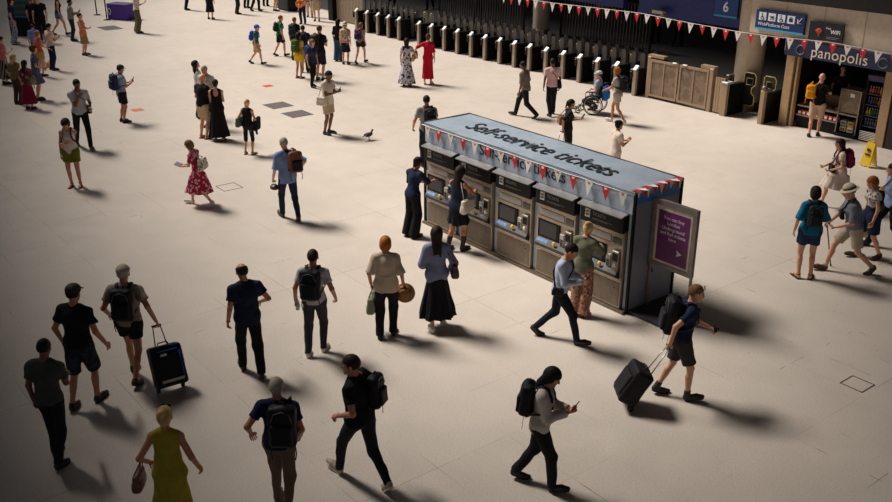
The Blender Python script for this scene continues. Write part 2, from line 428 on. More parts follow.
# floor covers and marks
def floor_plate(name, s, t, hs, ht, m, label, cat, group=None, rot=0):
    r = MB().box((-hs, -ht, 0), (hs, ht, .005)).build(name, m); placed(r, s, t, .001); r.rotation_euler.z += rot
    return tag(r, label, cat, group)
grey_p = mat('grey_rubber', (92, 84, 82), .8, var=.1)
floor_plate('floor_mat', 4.25, -10.03, .37, .37, grey_p, 'dark grey square floor plate, left one of the pair near the phone man', 'floor plate', 'grey floor plates')
floor_plate('floor_mat', 5.6, -10.11, .37, .37, grey_p, 'dark grey square floor plate, right one of the pair near the phone man', 'floor plate', 'grey floor plates')
floor_plate('floor_mat', -14.06, -8.76, .6, .42, grey_p, 'grey floor plate beside the purple table', 'floor plate', 'grey floor plates')
org = mat('orange_sticker', (205, 110, 70), .6, var=.1)
floor_plate('floor_sticker', *[float(x) for x in ((ground(137.5, 110) - G0) @ E, (ground(137.5, 110) - G0) @ N)], .17, .17, org, 'faded orange floor sticker near the man in a navy cap', 'sticker', 'floor stickers')
floor_plate('floor_sticker', 1.52, -8.92, .15, .16, mat('red_sticker', (200, 70, 50), .6, var=.1), 'red floor sticker right of the boy in a blue cap', 'sticker', 'floor stickers')
#floor_plate('floor_sticker', 3.6, -16.4, .1, .5, org, 'orange floor sticker at left of the group of four', 'sticker', 'floor stickers')
def cover(s, t, h, label, k=.014):
    b = MB(); b.box((-h, -h, 0), (h, -h + k, .004)); b.box((-h, h - k, 0), (h, h, .004)); b.box((-h, -h + k, 0), (-h + k, h - k, .004)); b.box((h - k, -h + k, 0), (h, h - k, .004))
    r = b.build('access_cover_frame', mat('joint_dirt', (48, 40, 34), .9)); placed(r, s, t, .001); tag(r, label, 'floor cover', 'floor access covers')
cover(24.97, -11.8, .18, 'thin dark square outline of a floor cover in the lower right floor')
cover(10.83, -14.98, .24, 'thin dark square outline of a floor cover behind the pink floral dress')

# ================================================================== TICKET KIOSK
S0, T0 = 21.25, -12.712; KL, KD, KH = 5.673, 1.166, 2.193
pale = mat('pale_blue_laminate', (176, 192, 210), .38, pattern='camo', col2=(183, 197, 213), scale=3.0, var=.04)
roofm = mat('roof_laminate', (160, 172, 186), .42, pattern='camo', col2=(152, 166, 180), scale=2.2, var=.06)
ink = mat('charcoal_ink', (28, 34, 42), .6, var=0)
def kiosk():
    root = empty('ticket_kiosk', W(S0, T0), A0, 'long pale blue self-service ticket kiosk with lettered roof in the middle of the floor', 'kiosk')
    b = MB(); b.box((-KL, .12, .0), (0, KD, KH - .05), 0)                          # core
    for i in range(6):                                                            # pilasters between machines
        x = -KL + i * (KL - .09) / 5; b.box((x, 0, .0), (x + .09, .12, 1.8), 0)
    b.build('cabinet', [pale], root)
    b = MB().box((-KL, -.03, 1.8), (0, .2, KH - .03)); b.build('fascia', pale, root)
    # roof: a thin slab, a little uneven
    nx, ny = 40, 10; v = []; f = []
    for j in range(ny + 1):
        for i in range(nx + 1):
            x = -KL - .02 + (KL + .04) * i / nx; y = -.05 + (KD + .08) * j / ny
            v.append((x, y, KH + .005 * math.sin(x * 3.1 + y * 4) + .002 * math.sin(x * 9 - y * 7)))
    for j in range(ny):
        for i in range(nx): a = j * (nx + 1) + i; f.append((a, a + 1, a + nx + 2, a + nx + 1))
    b = MB(); b.add(v, f, 0); b.box((-KL - .02, -.05, KH - .045), (.02, KD + .03, KH - .012), 0); b.build('roof', roofm, root)
    b = MB(); b.box((-KL - .02, KD + .01, KH - .03), (.02, KD + .035, KH + .014)); b.box((-KL - .03, -.05, KH - .04), (-KL, KD + .03, KH + .014)); b.build('roof_trim', mat('trim grey', (70, 76, 84), .5), root)
    for nm, x, y in (('corner_post', -.01, -.035), ('corner_post', -.01, KD - .03), ('corner_post', -KL - .02, -.035)):
        MB().box((x, y, 0), (x + .045, y + .045, KH - .03)).build(nm, black_m, root)
    MB().box((0, .02, .02), (.012, KD - .04, KH - .05)).build('end_panel', mat('end_laminate', (118, 120, 132), .5, var=.05), root)
    MB().box((0.012, .02, 1.96), (.016, KD - .04, 2.08)).build('end_stripe', mat('blue_stripe', (40, 110, 170), .5, var=0), root)
    MB().box((-.02, .03, 0), (.75, KD - .1, .06)).build('plinth', mat('plinth_grey', (62, 60, 64), .6), root)
    MB().box((-KL, -.1, .0), (0, .0, .05)).build('kickboard', steel_d, root)
    # lettering
    wd = text_width('Self-service tickets', .3); w1 = text_width('Self-service', .3) / wd; w3 = text_width('tickets', .3) / wd
    def two_words(size, nm, M, dp):
        full = size / .3 * wd
        for tx, c in (('Self-service', -.5 + w1 / 2), ('tickets', .5 - w3 / 2)): text_mesh(tx, size, nm, ink, root, M @ Matrix.Translation((c * full, 0, 0)), depth=dp)
    sc = .3 * 2.33 / wd
    M = Matrix.Translation((-2.73, -.033, 2.03)) @ Matrix.Rotation(PI / 2, 4, 'X')
    two_words(sc, 'fascia_lettering', M, .004)
    sc2 = .3 * 4.02 / wd
    M = Matrix.Translation((-2.86, .52, KH + .016)) @ Matrix.Rotation(math.radians(-1.5), 4, 'Z') @ Matrix.Scale(1.3, 4, (0, 1, 0))
    two_words(sc2, 'roof_lettering', M, .003)
    w2 = text_width('TICKETS', .3); M = Matrix.Translation((.016, .55, 1.33)) @ Matrix.Rotation(PI / 2, 4, 'Z') @ Matrix.Rotation(PI / 2, 4, 'X') @ Matrix.Rotation(PI / 2, 4, 'Z')
    text_mesh('TICKETS', .3 * 1.04 / w2, 'end_lettering', ink, root, M, bold=.004)
    b = MB(); b.prism([(-.06, -.05), (.06, -.05), (0, .07)], 0, .004, fn=lambda x, y, z: (.014 + z, .55 + x, .68 + y)); b.build('end_arrow', ink, root)
kiosk()
TM = []
def ticket_machine(x0, label):
    r = empty('ticket_machine', W(S0 + x0, T0), A0, label, 'ticket machine', 'ticket machines in the kiosk front'); r.scale = (.93, 1, 1)
    WD = 1.04
    b = MB(); b.box((0, -.06, .06), (WD, .1, .58), 0, .008); b.box((0, -.045, .58), (WD, .1, 1.47), 0)
    b.box((0, -.075, .58), (.045, -.045, 1.2), 0); b.box((WD - .03, -.075, .58), (WD, -.045, 1.47), 0); b.box((.045, -.075, 1.15), (WD - .03, -.045, 1.2), 0); b.box((0, -.06, 1.36), (WD - .03, -.045, 1.42), 0)
    b.build('housing', steel, r)
    MB().box((.03, -.068, .10), (WD - .03, -.06, .53), 0, .004).build('service_door', steel_d, r)
    h = MB().box((0, -.12, 1.44), (WD, .1, 1.74), 0, .006).build('header', black, r)
    hood = MB(); hood.add([(-.02, -.20, 1.75), (WD + .02, -.20, 1.75), (WD + .02, .0, 1.80), (-.02, .0, 1.80), (-.02, -.20, 1.735), (WD + .02, -.20, 1.735), (WD + .02, .0, 1.77), (-.02, .0, 1.77)],
             [(0, 1, 2, 3), (7, 6, 5, 4), (4, 5, 1, 0), (5, 6, 2, 1), (7, 4, 0, 3)], 0, False)
    hood.build('hood', mat('hood_steel', (132, 130, 130), .4, .4, var=.08), r)
    # rail symbol box and lettering on header
    b = MB(); b.box((.12, -.126, 1.53), (.24, -.12, 1.68)); b.build('symbol_panel', mat('header_print', (225, 222, 215), .5, var=0), r)
    b = MB()
    b.box((.135, -.13, 1.628), (.225, -.126, 1.642)); b.box((.135, -.13, 1.572), (.225, -.126, 1.586))
    b.add([(.14, -.13, 1.600), (.155, -.13, 1.600), (.22, -.13, 1.665), (.205, -.13, 1.665)], [(0, 1, 2, 3)], 0, False)
    b.add([(.14, -.13, 1.545), (.155, -.13, 1.545), (.22, -.13, 1.612), (.205, -.13, 1.612)], [(0, 1, 2, 3)], 0, False)
    b.build('symbol', black_m, r)
    M = Matrix.Translation((.47, -.125, 1.63)) @ Matrix.Rotation(PI / 2, 4, 'X')
    text_mesh('TICKETS', .085, 'header_lettering', mat('header_text', (150, 146, 140), .5, var=0), r, M)
    b = MB(); b.box((.3, -.124, 1.545), (.78, -.12, 1.553)); b.box((.3, -.124, 1.525), (.66, -.12, 1.533)); b.build('header_line', mat('header_text', (120, 116, 110), .5, var=0), r)
    # upper display strip and notice
    MB().box((.06, -.056, 1.22), (.72, -.045, 1.34), 0, .004).build('display_strip', mat('display_grey', (176, 172, 170), .35, var=.08), r)
    MB().box((.76, -.056, 1.22), (.97, -.045, 1.32), 0, .004).build('notice', mat('notice', (92, 90, 88), .4, var=.2), r)
    # screen in a recess with dark surround
    b = MB(); b.box((.05, -.068, .80), (.63, -.045, 1.14), 0, .006); b.build('screen_surround', black, r)
    sc_ = MB().add([(.09, -.071, .84), (.55, -.071, .84), (.55, -.071, 1.11), (.09, -.071, 1.11)], [(0, 1, 2, 3)], 0, False).build('screen', glass_d, r)
    # shelf with coin slots: blue strip, yellow and white labels
    b = MB(); b.add([(.05, -.15, .70), (.98, -.15, .70), (.98, -.06, .80), (.05, -.06, .80), (.05, -.15, .64), (.98, -.15, .64), (.98, -.06, .60), (.05, -.06, .60)],
          [(0, 1, 2, 3), (4, 5, 1, 0), (7, 6, 5, 4), (5, 6, 2, 1), (7, 4, 0, 3)], 0, False); b.build('shelf', mat('shelf_dark', (62, 58, 56), .4, .3), r)
    def onsh(x0, x1, k0, k1, m, nm):
        y = lambda k: -.15 + .09 * k - .003; z = lambda k: .70 + .10 * k + .003
        MB().add([(x0, y(k0), z(k0)), (x1, y(k0), z(k0)), (x1, y(k1), z(k1)), (x0, y(k1), z(k1))], [(0, 1, 2, 3)], 0, False).build(nm, m, r)
    onsh(.06, .36, .25, .75, mat('blue_label', (70, 130, 190), .5, var=.1), 'blue_label')
    onsh(.11, .15, .3, .7, white, 'white_label'); onsh(.26, .30, .3, .7, white, 'white_label')
    onsh(.40, .50, .15, .8, mat('dark_label', (40, 42, 50), .5, var=0), 'coin_slot')
    b = MB(); b.lathe([(0, .02), (.035, .02), (.045, 0)], (.56, -.13, .78), [(1, 0, 0), (0, 0, 1), (0, -1, 0)], 14); b.build('coin_bezel', mat('yellow_plastic', (222, 190, 60), .5, var=0), r)
    # card reader column
    b = MB(); b.box((.67, -.10, .78), (.78, -.045, 1.0), 0, .008); b.build('ticket_slot', mat('pale_plastic', (190, 186, 178), .5, var=.1), r)
    cr_ = MB().box((.82, -.11, .72), (.98, -.045, 1.10), 0, .01).build('card_reader', mat('reader_steel', (140, 132, 120), .4, .3), r)
    MB().box((.84, -.115, .92), (.96, -.11, 1.06)).build('reader_window', black, cr_)
    b = MB(); b.lathe([(0, .018), (.03, .014), (.04, 0)], (.90, -.115, .84), [(1, 0, 0), (0, 0, 1), (0, -1, 0)], 14); b.build('reader_pad', white, cr_)
    b = MB()
    for j in range(4):
        for i in range(3): b.box((.69 + .026 * i, -.105, .80 + .03 * j), (.707 + .026 * i, -.10, .82 + .03 * j))
    b.build('keypad', black, r)
    b = MB().box((.05, -.072, .585), (.99, -.045, .60)); b.build('shelf_lip', mat('lip', (205, 198, 188), .3, .6), r)
    MB().lathe([(0, .006), (.012, .006), (.014, 0)], (.9, -.068, .42), [(1, 0, 0), (0, 0, 1), (0, -1, 0)], 10).build('door_lock', black, r)
    return r
tml = ['steel ticket machine at the far left end of the kiosk', 'steel ticket machine second from the kiosk left end, behind the woman in boots', 'steel ticket machine in the middle of the kiosk front with nobody at it',
       'steel ticket machine second from the kiosk right end, left of the woman in green', 'steel ticket machine at the near right corner of the kiosk']
for i in range(5): ticket_machine(-KL + .125 + i * (KL - .09) / 5, tml[i])

def pennant_line(name, pts, label, wid, hgt, start='w', tail=False, mark=True, lean=0, skip=()):
    r = empty(name, pts[0], 0, label, 'bunting'); o0 = np.array(pts[0])
    MB().tube(pts, .007, 5, 0).build('cord', white, r, o0)
    for i, p in enumerate(pts[:-1]):
        if i in skip: continue
        q = np.array(pts[i + 1]); p = np.array(p); c = (p + q) / 2; d = norm(q - p); n_ = norm(np.cross(d, [0, 0, 1])) ; sw = .02 * math.sin(i * 1.7)
        isr = (i % 2 == (0 if start == 'r' else 1)); h = hgt * (1 + .06 * math.sin(i * 2.3)); rw = wid
        tip = c + np.array([0, 0, -h]) + n_ * (sw + lean) + d * .02 * math.sin(i * 3.1)
        a = c - d * rw; b_ = c + d * rw; k = n_ * .002
        mb = MB(); mb.add([a + k, b_ + k, tip + k, a - k, b_ - k, tip - k], [(0, 1, 2), (5, 4, 3), (0, 3, 4, 1), (1, 4, 5, 2), (2, 5, 3, 0)], 0, False)
        f = mb.build('pennant', red if isr else white, r, o0)
        if mark:
            l1 = a * .62 + tip * .08 + b_ * .30; l2 = b_ * .62 + tip * .08 + a * .30; l3 = l2 * .85 + tip * .15; l4 = l1 * .85 + tip * .15; k = k * 2
            mb = MB(); mb.add([l1 - k, l2 - k, l3 - k, l4 - k], [(0, 1, 2, 3)], 0, False); mb.add([l1 + k, l2 + k, l3 + k, l4 + k], [(3, 2, 1, 0)], 0, False)
            mb.build('pennant_print', white if isr else mat('pink_print', (214, 120, 110), .6, var=0), f, None).location = (0, 0, 0)
            f.children[0].data.transform(Matrix.Translation(-Vector(o0)))
    return r
pp = []
NP = 15
for i in range(NP + 1):
    x = -KL - .02 + (KL + .0) * i / NP; pp.append(W(S0 + x, T0 - .075, KH - .035 - .015 * math.sin(i * 1.3) ** 2))
pennant_line('bunting', pp, 'red and white pennant bunting along the front roof edge of the ticket kiosk', .095, .27, 'w')
# the red and white streamer bundled over the right roof edge
b = MB()
for i in range(9):
    y = .02 + i * .135; x = .0 + .03 * math.sin(i * 2.1); z = KH + .012
    b.add([(x - .10, y - .05, z + .003), (x + .05, y - .04, z + .012), (x + .07, y + .05, z - .0), (x - .03, y + .07, z + .014)], [(0, 1, 2, 3)], i % 2, False)
    b.add([(x + .04, y - .04, z + .01), (x + .055, y - .01, z - .11 - .03 * (i % 3)), (x + .05, y + .05, z)], [(0, 1, 2)], (i + 1) % 2, False)
o = b.build('loose_bunting', [red, white]); placed(o, S0, T0); tag(o, 'crumpled red and white bunting tail lying on the right roof edge of the kiosk', 'bunting')

def signboard():
    r = empty('poster_stand', W(S0, T0 + .45), A0, 'grey metal poster stand with a purple poster beside the right end of the kiosk', 'poster stand')
    for x in (.06, .92): MB().box((x - .02, -.02, 0.02), (x + .02, .02, 2.02), 0, .004).build('post', steel_d, r)
    for x in (.06, .92): MB().box((x - .04, -.2, 0.0), (x + .04, .2, .02), 0, .004).build('foot', steel_d, r)
    b = MB(); b.box((.04, -.035, .86), (.94, .035, .93)); b.box((.04, -.035, 1.94), (.94, .035, 2.03)); b.box((.04, -.035, .93), (.12, .035, 1.94)); b.box((.86, -.035, .93), (.94, .035, 1.94)); b.build('frame', mat('frame_grey', (128, 120, 112), .45, .3), r)
    MB().box((.12, -.02, .93), (.86, .02, 1.94)).build('backing', mat('poster_margin', (202, 188, 172), .6), r)
    p = MB().box((.17, -.026, .98), (.81, -.02, 1.86)).build('poster', mat('purple_print', (98, 32, 92), .5, var=.06), r)
    for i, tx in enumerate(('You can buy', 'London', 'Underground', 'and Rail tickets', 'here')):
        text_mesh(tx, .085, 'poster_lettering', mat('poster_text', (226, 214, 222), .5, var=0), p, Matrix.Translation((.49, -.028, 1.75 - i * .088)) @ Matrix.Rotation(PI / 2, 4, 'X'), .001)
    b = MB(); b.prism([(-.05, -.06), (.07, 0), (-.05, .06), (-.02, 0)], 0, .003, fn=lambda x, y, z: (.64 + x, -.027 - z, 1.20 + y)); b.build('poster_arrow', mat('poster_text', (226, 214, 222), .5, var=0), p)
signboard()

# ================================================================== TICKET GATES
def gate_proto():
    r = empty('ticket_gate', (0, 0, 0), A0)
    b = MB(); b.box((-.085, .10, 0), (.085, 1.5, .88), 0, .03); b.build('cabinet', black, r)
    b = MB(); b.box((-.07, 0, 0), (.07, .10, .9), 0, .01); b.build('front_column', mat('gate_steel', (166, 152, 134), .4, .25, var=.1), r)
    b = MB(); b.add([(-.07, -.01, .88), (.07, -.01, .88), (.07, .13, 1.0), (-.07, .13, 1.0), (-.07, -.01, .84), (.07, -.01, .84), (.07, .13, .90), (-.07, .13, .90)],
                    [(0, 1, 2, 3), (4, 5, 1, 0), (5, 6, 2, 1), (7, 4, 0, 3), (2, 6, 7, 3), (7, 6, 5, 4)], 0, False); b.build('top_cap', mat('cap_white', (205, 202, 196), .4, var=.04), r)
    rd = MB().box((-.165, -.04, .58), (-.07, .12, .86), 0, .015).build('card_reader', black, r)
    MB().add([(-.16, -.042, .80), (-.075, -.042, .80), (-.075, .02, .875), (-.16, .02, .875)], [(0, 1, 2, 3)], 0, False).build('reader_pad', mat('reader_pad', (150, 140, 120), .4, var=0), rd)
    b = MB(); b.box((-.10, 1.5, 0), (.10, 1.58, .98), 0, .01); b.build('rear_column', steel_d, r)
    # tall rounded flaps
    fm = mat('flap_glass', (64, 60, 58), .3, var=0)
    for sx in (-1, 1):
        b = MB(); prof = [(.11, .15), (.31, .15), (.31, 1.22)] + [(.21 + .10 * math.cos(a), 1.22 + .10 * math.sin(a)) for a in np.linspace(0, PI, 7)[1:]]
        for yy in (.62, 1.25): b.prism(prof, yy, yy + .02, fn=lambda x, y, z, k=sx: (k * (x + .01), z, y))
        b.build('flap', fm, r)
    b = MB(); b.box((-.05, .72, .95), (.05, .86, 1.18), 0, .01); b.build('flap_post', mat('post_tan', (120, 98, 70), .5, .2), r)
    return r
def copy_tree(o, parent=None):
    c = o.copy(); COL.objects.link(c)
    if parent is not None: c.parent = parent
    for ch in list(o.children): copy_tree(ch, c)
    return c
gs = [-6.6, -5.74, -4.87, -4.05, -3.25, -1.79, -.92, -.06, .80, 1.67, 2.52, 3.39, 4.23, 5.07, 5.94, 6.82, 7.64, 8.48, 9.36, 10.2]
gp = gate_proto()
names = ['first', 'second', 'third', 'fourth', 'fifth', 'sixth', 'seventh', 'eighth', 'ninth', 'tenth']
for i, s in enumerate(gs):
    o = gp if i == 0 else copy_tree(gp)
    o.location = tuple(W(s, .02))
    if i < 5: lb = f'slim steel and black ticket gate post, {names[i]} from the left end of the gate line'
    elif i < 10: lb = f'slim steel and black ticket gate post, {names[i-5]} right of the gap behind the red dress'
    else: lb = f'slim steel and black ticket gate post, {names[len(gs)-1-i]} left of the wide mesh gate'
    tag(o, lb, 'ticket gate', 'row of ticket gates')
def outline_flap(s, t, z, label, k=1.0):
    r = empty('gate_flap', W(s, t), A0, label, 'gate flap', 'edge-lit gate flaps')
    pr = [(0, 0), (.34, 0), (.42, .06), (.42, .30), (.30, .40), (.30, .55), (.42, .66), (.42, .92), (.34, 1.0), (.05, 1.0), (0, .94)]
    pts = [(x * k, 0, y * k + z) for x, y in pr]; pts.append(pts[0])
    MB().tube(pts, .016, 6).build('edge_strip', mat('cream_edge', (214, 196, 120), .5, var=0), r)
    b = MB(); b.prism([(x * k, y * k) for x, y in pr], -.006, .006, fn=lambda x, y, zz: (x, zz, y + z)); b.build('panel', glass_d, r)
    b = MB(); b.box((.08 * k, -.012, .62 * k + z), (.34 * k, -.007, .86 * k + z)); b.build('sign_plate', black, r)
    b = MB().tube([(.1 * k, -.012, .64 * k + z), (.1 * k, -.012, .84 * k + z), (.32 * k, -.012, .84 * k + z), (.32 * k, -.012, .64 * k + z), (.1 * k, -.012, .64 * k + z)], .01, 5); b.build('sign_outline', mat('cream_edge', (214, 196, 120), .5, var=0), r)
    b = MB().box((.0, -.03, 0), (.05, .03, z + .1)); b.build('post', black, r)
outline_flap(13.75, 1.0, .25, 'cream-edged curved gate flap beside the pale column, left one of two')
outline_flap(14.45, 1.0, .25, 'cream-edged curved gate flap beside the pale column, right one of two')
outline_flap(-2.95, 1.2, .55, 'small cream-edged gate flap behind the gate gap, left one', .6)
outline_flap(-2.45, 1.2, .55, 'small cream-edged gate flap behind the gate gap, right one', .6)

def wide_gate():
    r = empty('wide_gate', W(10.72, .2), A0, 'wide double gate with beige perforated metal panels', 'gate')
    fm = mat('gate_frame', (166, 142, 118), .5, .2, var=.08); pm = mat('perforated', (140, 120, 100), .6, .2, pattern='camo', col2=(120, 102, 84), scale=3, var=.12)
    for x0 in (0.0, 1.18):
        l = MB(); w_ = 1.12
        l.box((x0, -.03, .08), (x0 + .06, .03, 1.28)); l.box((x0 + w_ - .06, -.03, .08), (x0 + w_, .03, 1.28)); l.box((x0 + .06, -.03, .08), (x0 + w_ - .06, .03, .15)); l.box((x0 + .06, -.03, 1.21), (x0 + w_ - .06, .03, 1.28)); l.box((x0 + w_ / 2 - .02, -.028, .15), (x0 + w_ / 2 + .02, .028, 1.21))
        lf = l.build('leaf_frame', fm, r)
        MB().box((x0 + .06, -.01, .15), (x0 + w_ - .06, .01, 1.21)).build('mesh_panel', pm, lf)
    for x in (.9, 1.3): MB().box((x, -.07, 1.28), (x + .16, .02, 1.31), 0, .01).build('latch', white, r)
    for x, w_, h in ((-.14, .13, 1.36), (2.32, .14, 1.34)): MB().box((x, -.02, 0), (x + w_, .2, h), 0, .01).build('gate_post', fm, r)
    MB().box((-.14, .0, 1.34), (.5, .2, 1.42)).build('top_box', fm, r); MB().box((1.95, .02, 1.3), (2.46, .2, 1.40)).build('top_box', fm, r)
wide_gate()
tan = mat('tan_steel', (170, 146, 118), .5, .25, var=.1)
r = empty('gate_reader', W(13.7, .1), A0, 'gate reader post with white top beside the wide gate', 'ticket gate')
MB().box((-.1, 0, 0), (.1, .12, .98), 0, .01).build('front_column', tan, r); MB().box((-.1, .12, 0), (.1, .85, .95), 0, .01).build('cabinet', black, r)
MB().box((-.11, -.02, .98), (.11, .3, 1.04), 0, .01).build('top_cap', mat('cap_grey', (176, 178, 180), .3, var=0), r); MB().box((-.2, .3, .5), (-.1, .6, 1.2), 0, .01).build('panel', steel_d, r)
r = empty('side_panel', W(13.28, .2), A0, 'narrow ribbed beige panel right of the wide gate', 'panel')
b = MB()
for i in range(4): b.box((i * .09, 0, .05), (i * .09 + .075, .05, 1.12))
b.build('ribs', tan, r); MB().box((-.02, .05, 0), (.38, .1, 1.1)).build('backing', steel_d, r)
r = empty('barrier_post', W(15.0, .15), A0, 'tan barrier post standing left of the snack shop', 'post')
MB().box((-.07, 0, 0), (.07, .14, 1.0), 0, .01).build('column', tan, r); MB().ell((0, .07, 1.06), (.09, .09, .09)).build('round_head', steel_d, r); MB().box((-.07, .14, 0), (.07, 1.0, .9), 0, .01).build('cabinet', black, r)
# guard rail in front of the reader
# columns
def column(s, t, rad, h, label):
    r = empty('round_column', W(s, t), A0, label, 'column')
    MB().lathe([(rad, 0), (rad, h)], n=32).build('shaft', mat('column_paint', (205, 186, 164), .5, var=.07), r)
    MB().lathe([(rad + .03, 0), (rad + .03, .25), (rad + .002, .27)], n=32).build('collar', steel_d, r)
column(-.94 + .3, 6.1, .38, 6, 'pale round column behind the ticket gates')
column(13.55, 1.45, .43, 3.56, 'pale round column between the wide gate and the snack shop')
column(-4.0, 14, .5, 6, 'far pale column on the platform behind the blue hoarding')
# railings beyond the gates
def railing(s0, s1, t, h, label, nb):
    r = empty('railing', W(s0, t), A0, label, 'railing'); b = MB(); L = s1 - s0
    bars = MB()
    for i in range(nb): x = L * (i + .5) / nb; bars.box((x - .02, -.02, .1), (x + .02, .02, h - .05))
    bars.build('bars', mat('bar_grey', (74, 68, 62), .5, .2), r)
    MB().box((0, -.03, h - .06), (L, .03, h)).build('top_rail', black, r); MB().box((0, -.03, .06), (L, .03, .12)).build('bottom_rail', black, r)
    for x in (0, L - .08): MB().box((x, -.04, 0), (x + .08, .04, h + .1)).build('post', black, r)
railing(-7.5, -1.2, 5.6, 2.3, 'dark vertical bar railing left of the pale column behind the gates', 36)
railing(.3, 5.5, 6.4, 1.9, 'dark vertical bar railing right of the pale column behind the gates', 30)
# pale corrugated hoarding at the left end of the gates
r = empty('corrugated_screen', W(-9.6, .9), A0, 'beige ribbed screen panel left of the ticket gates', 'screen panel')
b = MB()
for i in range(18): b.box((i * .13, 0, .05), (i * .13 + .10, .05, 2.6))
b.build('ribs', mat('ribbed_beige', (150, 132, 112), .6, var=.1), r); MB().box((-.05, .05, 0), (2.4, .1, 2.6)).build('backing', steel_d, r)
r = empty('dark_pillar', W(-10.1, .7), A0, 'black square pillar beside the beige ribbed screen', 'pillar')
MB().box((0, 0, 0), (.42, .4, 3.56), 0, .02).build('shaft', black_m, r)

# ================================================================== SIGNS
def up(s, t, z): return Matrix.Translation(tuple(W(s, t, z))) @ Matrix.Rotation(A0, 4, 'Z') @ Matrix.Rotation(PI / 2, 4, 'X')
def UPL(x, y, z): return Matrix.Translation((x, y, z)) @ Matrix.Rotation(PI / 2, 4, 'X')
signb = mat('sign_blue', (28, 66, 140), .5, var=.04); signw = mat('sign_white', (240, 240, 244), .5, var=0); cyan = mat('sign_cyan', (60, 170, 220), .5, var=0)
r = empty('platform_sign', W(12.08, 1.4, 2.72), A0, 'blue hanging platform sign with a white 6', 'sign')
MB().box((0, 0, 0), (.86, .08, 1.0)).build('panel', signb, r); MB().box((.0, -.01, .0), (.86, 0, .05)).build('cyan_line', cyan, r)
text_mesh('6', .42, 'numeral', signw, r, UPL(.42, -.01, .30), bold=.008)
r = empty('platform_sign', W(12.98, 1.42, 2.72), A0, 'dim dark platform sign with a grey 6 right of the blue one', 'sign')
MB().box((0, 0, 0), (.7, .06, 1.0)).build('panel', mat('sign_dark', (20, 24, 46), .5), r); text_mesh('6', .36, 'numeral', mat('sign_grey', (130, 130, 134), .5, var=0), r, UPL(.3, -.01, .34), bold=.004)
r = empty('wide_gate_sign', W(14.3, .38, 2.70), A0, 'dark blue wide platform gate sign with four white pictograms', 'sign')
MB().box((0, 0, 0), (1.58, .1, .55)).build('panel', mat('sign_navy', (26, 50, 104), .5, var=.04), r); MB().box((0, -.006, 0), (1.58, 0, .05)).build('cyan_line', cyan, r)
for i in range(4):
    x = .10 + i * .31; p = MB().box((x, -.006, .27), (x + .24, 0, .49)).build('pictogram_panel', signw, r)
    b = MB(); k = mat('sign_navy', (26, 50, 104), .5, var=.04)
    if i in (0, 2):   # wheelchair user: head, back, seat, leg, wheel
        b.tube([(x + .10, -.01, .44), (x + .11, -.01, .36), (x + .16, -.01, .36), (x + .185, -.01, .30)], .012, 6); b.ell((x + .10, -.008, .462), (.016, .005, .016))
        b.tube([(x + .12 + .05 * math.cos(a), -.01, .335 + .045 * math.sin(a)) for a in np.linspace(2.2, 6.0, 10)], .007, 5)
    elif i == 1:      # pushchair
        b.tube([(x + .05, -.01, .42), (x + .09, -.01, .36), (x + .18, -.01, .36), (x + .18, -.01, .42)], .01, 5); b.ell((x + .09, -.008, .32), (.02, .005, .02)); b.ell((x + .17, -.008, .32), (.02, .005, .02)); b.box((x + .10, -.01, .37), (x + .17, -.006, .41))
    else:             # suitcase
        b.box((x + .06, -.01, .32), (x + .18, -.006, .42)); b.tube([(x + .09, -.01, .42), (x + .09, -.01, .45), (x + .15, -.01, .45), (x + .15, -.01, .42)], .007, 5)
    b.build('pictogram', k, p)
b = MB(); b.tube([(1.50, -.01, .46), (1.38, -.01, .32)], .012, 5); b.tube([(1.37, -.01, .42), (1.37, -.01, .31), (1.48, -.01, .31)], .012, 5); b.build('arrow', signw, r)

for tx, x in (('Wide', .24), ('Platform', .60), ('Gate', 1.0)): text_mesh(tx, .135, 'lettering', signw, r, UPL(x, -.006, .16), .002)
r = empty('wifi_poster', W(16.05, .38, 2.62), A0, 'dark wifi advert board right of the blue gate sign', 'sign')
MB().box((0, 0, 0), (1.02, .06, .5)).build('panel', mat('poster_black', (26, 26, 34), .5), r)
b = MB(); b.lathe([(0, .05), (.05, .04), (.12, -.02), (.02, -.12), (.03, -.17), (0, -.18)], (.32, -.02, .30), [(1, 0, 0), (0, .15, 0), (0, 0, 1)], 14); b.build('ice_cream_picture', mat('poster_red', (180, 60, 40), .6, var=.3), r)
text_mesh('free', .09, 'lettering', signw, r, UPL(.58, -.004, .37), .002); text_mesh('WiFi', .15, 'lettering', signw, r, UPL(.80, -.004, .28), .002, .003)
b = MB(); b.box((.55, -.004, .13), (.93, 0, .145)); b.box((.55, -.004, .09), (.85, 0, .105)); b.build('small_print', mat('sign_grey', (130, 130, 134), .5, var=0), r)
# camera housing on the hoarding
r = empty('security_camera', W(10.0, 1.3, 2.55), A0, 'white security camera hung on the blue hoarding', 'camera')
MB().box((-.28, -.1, 0), (.18, .08, .12), 0, .02).build('housing', mat('cam_white', (200, 190, 170), .5), r); MB().tube([(0, .05, .06), (0, .185, .07)], .03, 8).build('bracket', steel_d, r); MB().ell((.12, -.02, -.02), (.1, .08, .07)).build('dome', mat('cam_tan', (150, 130, 90), .4), r)

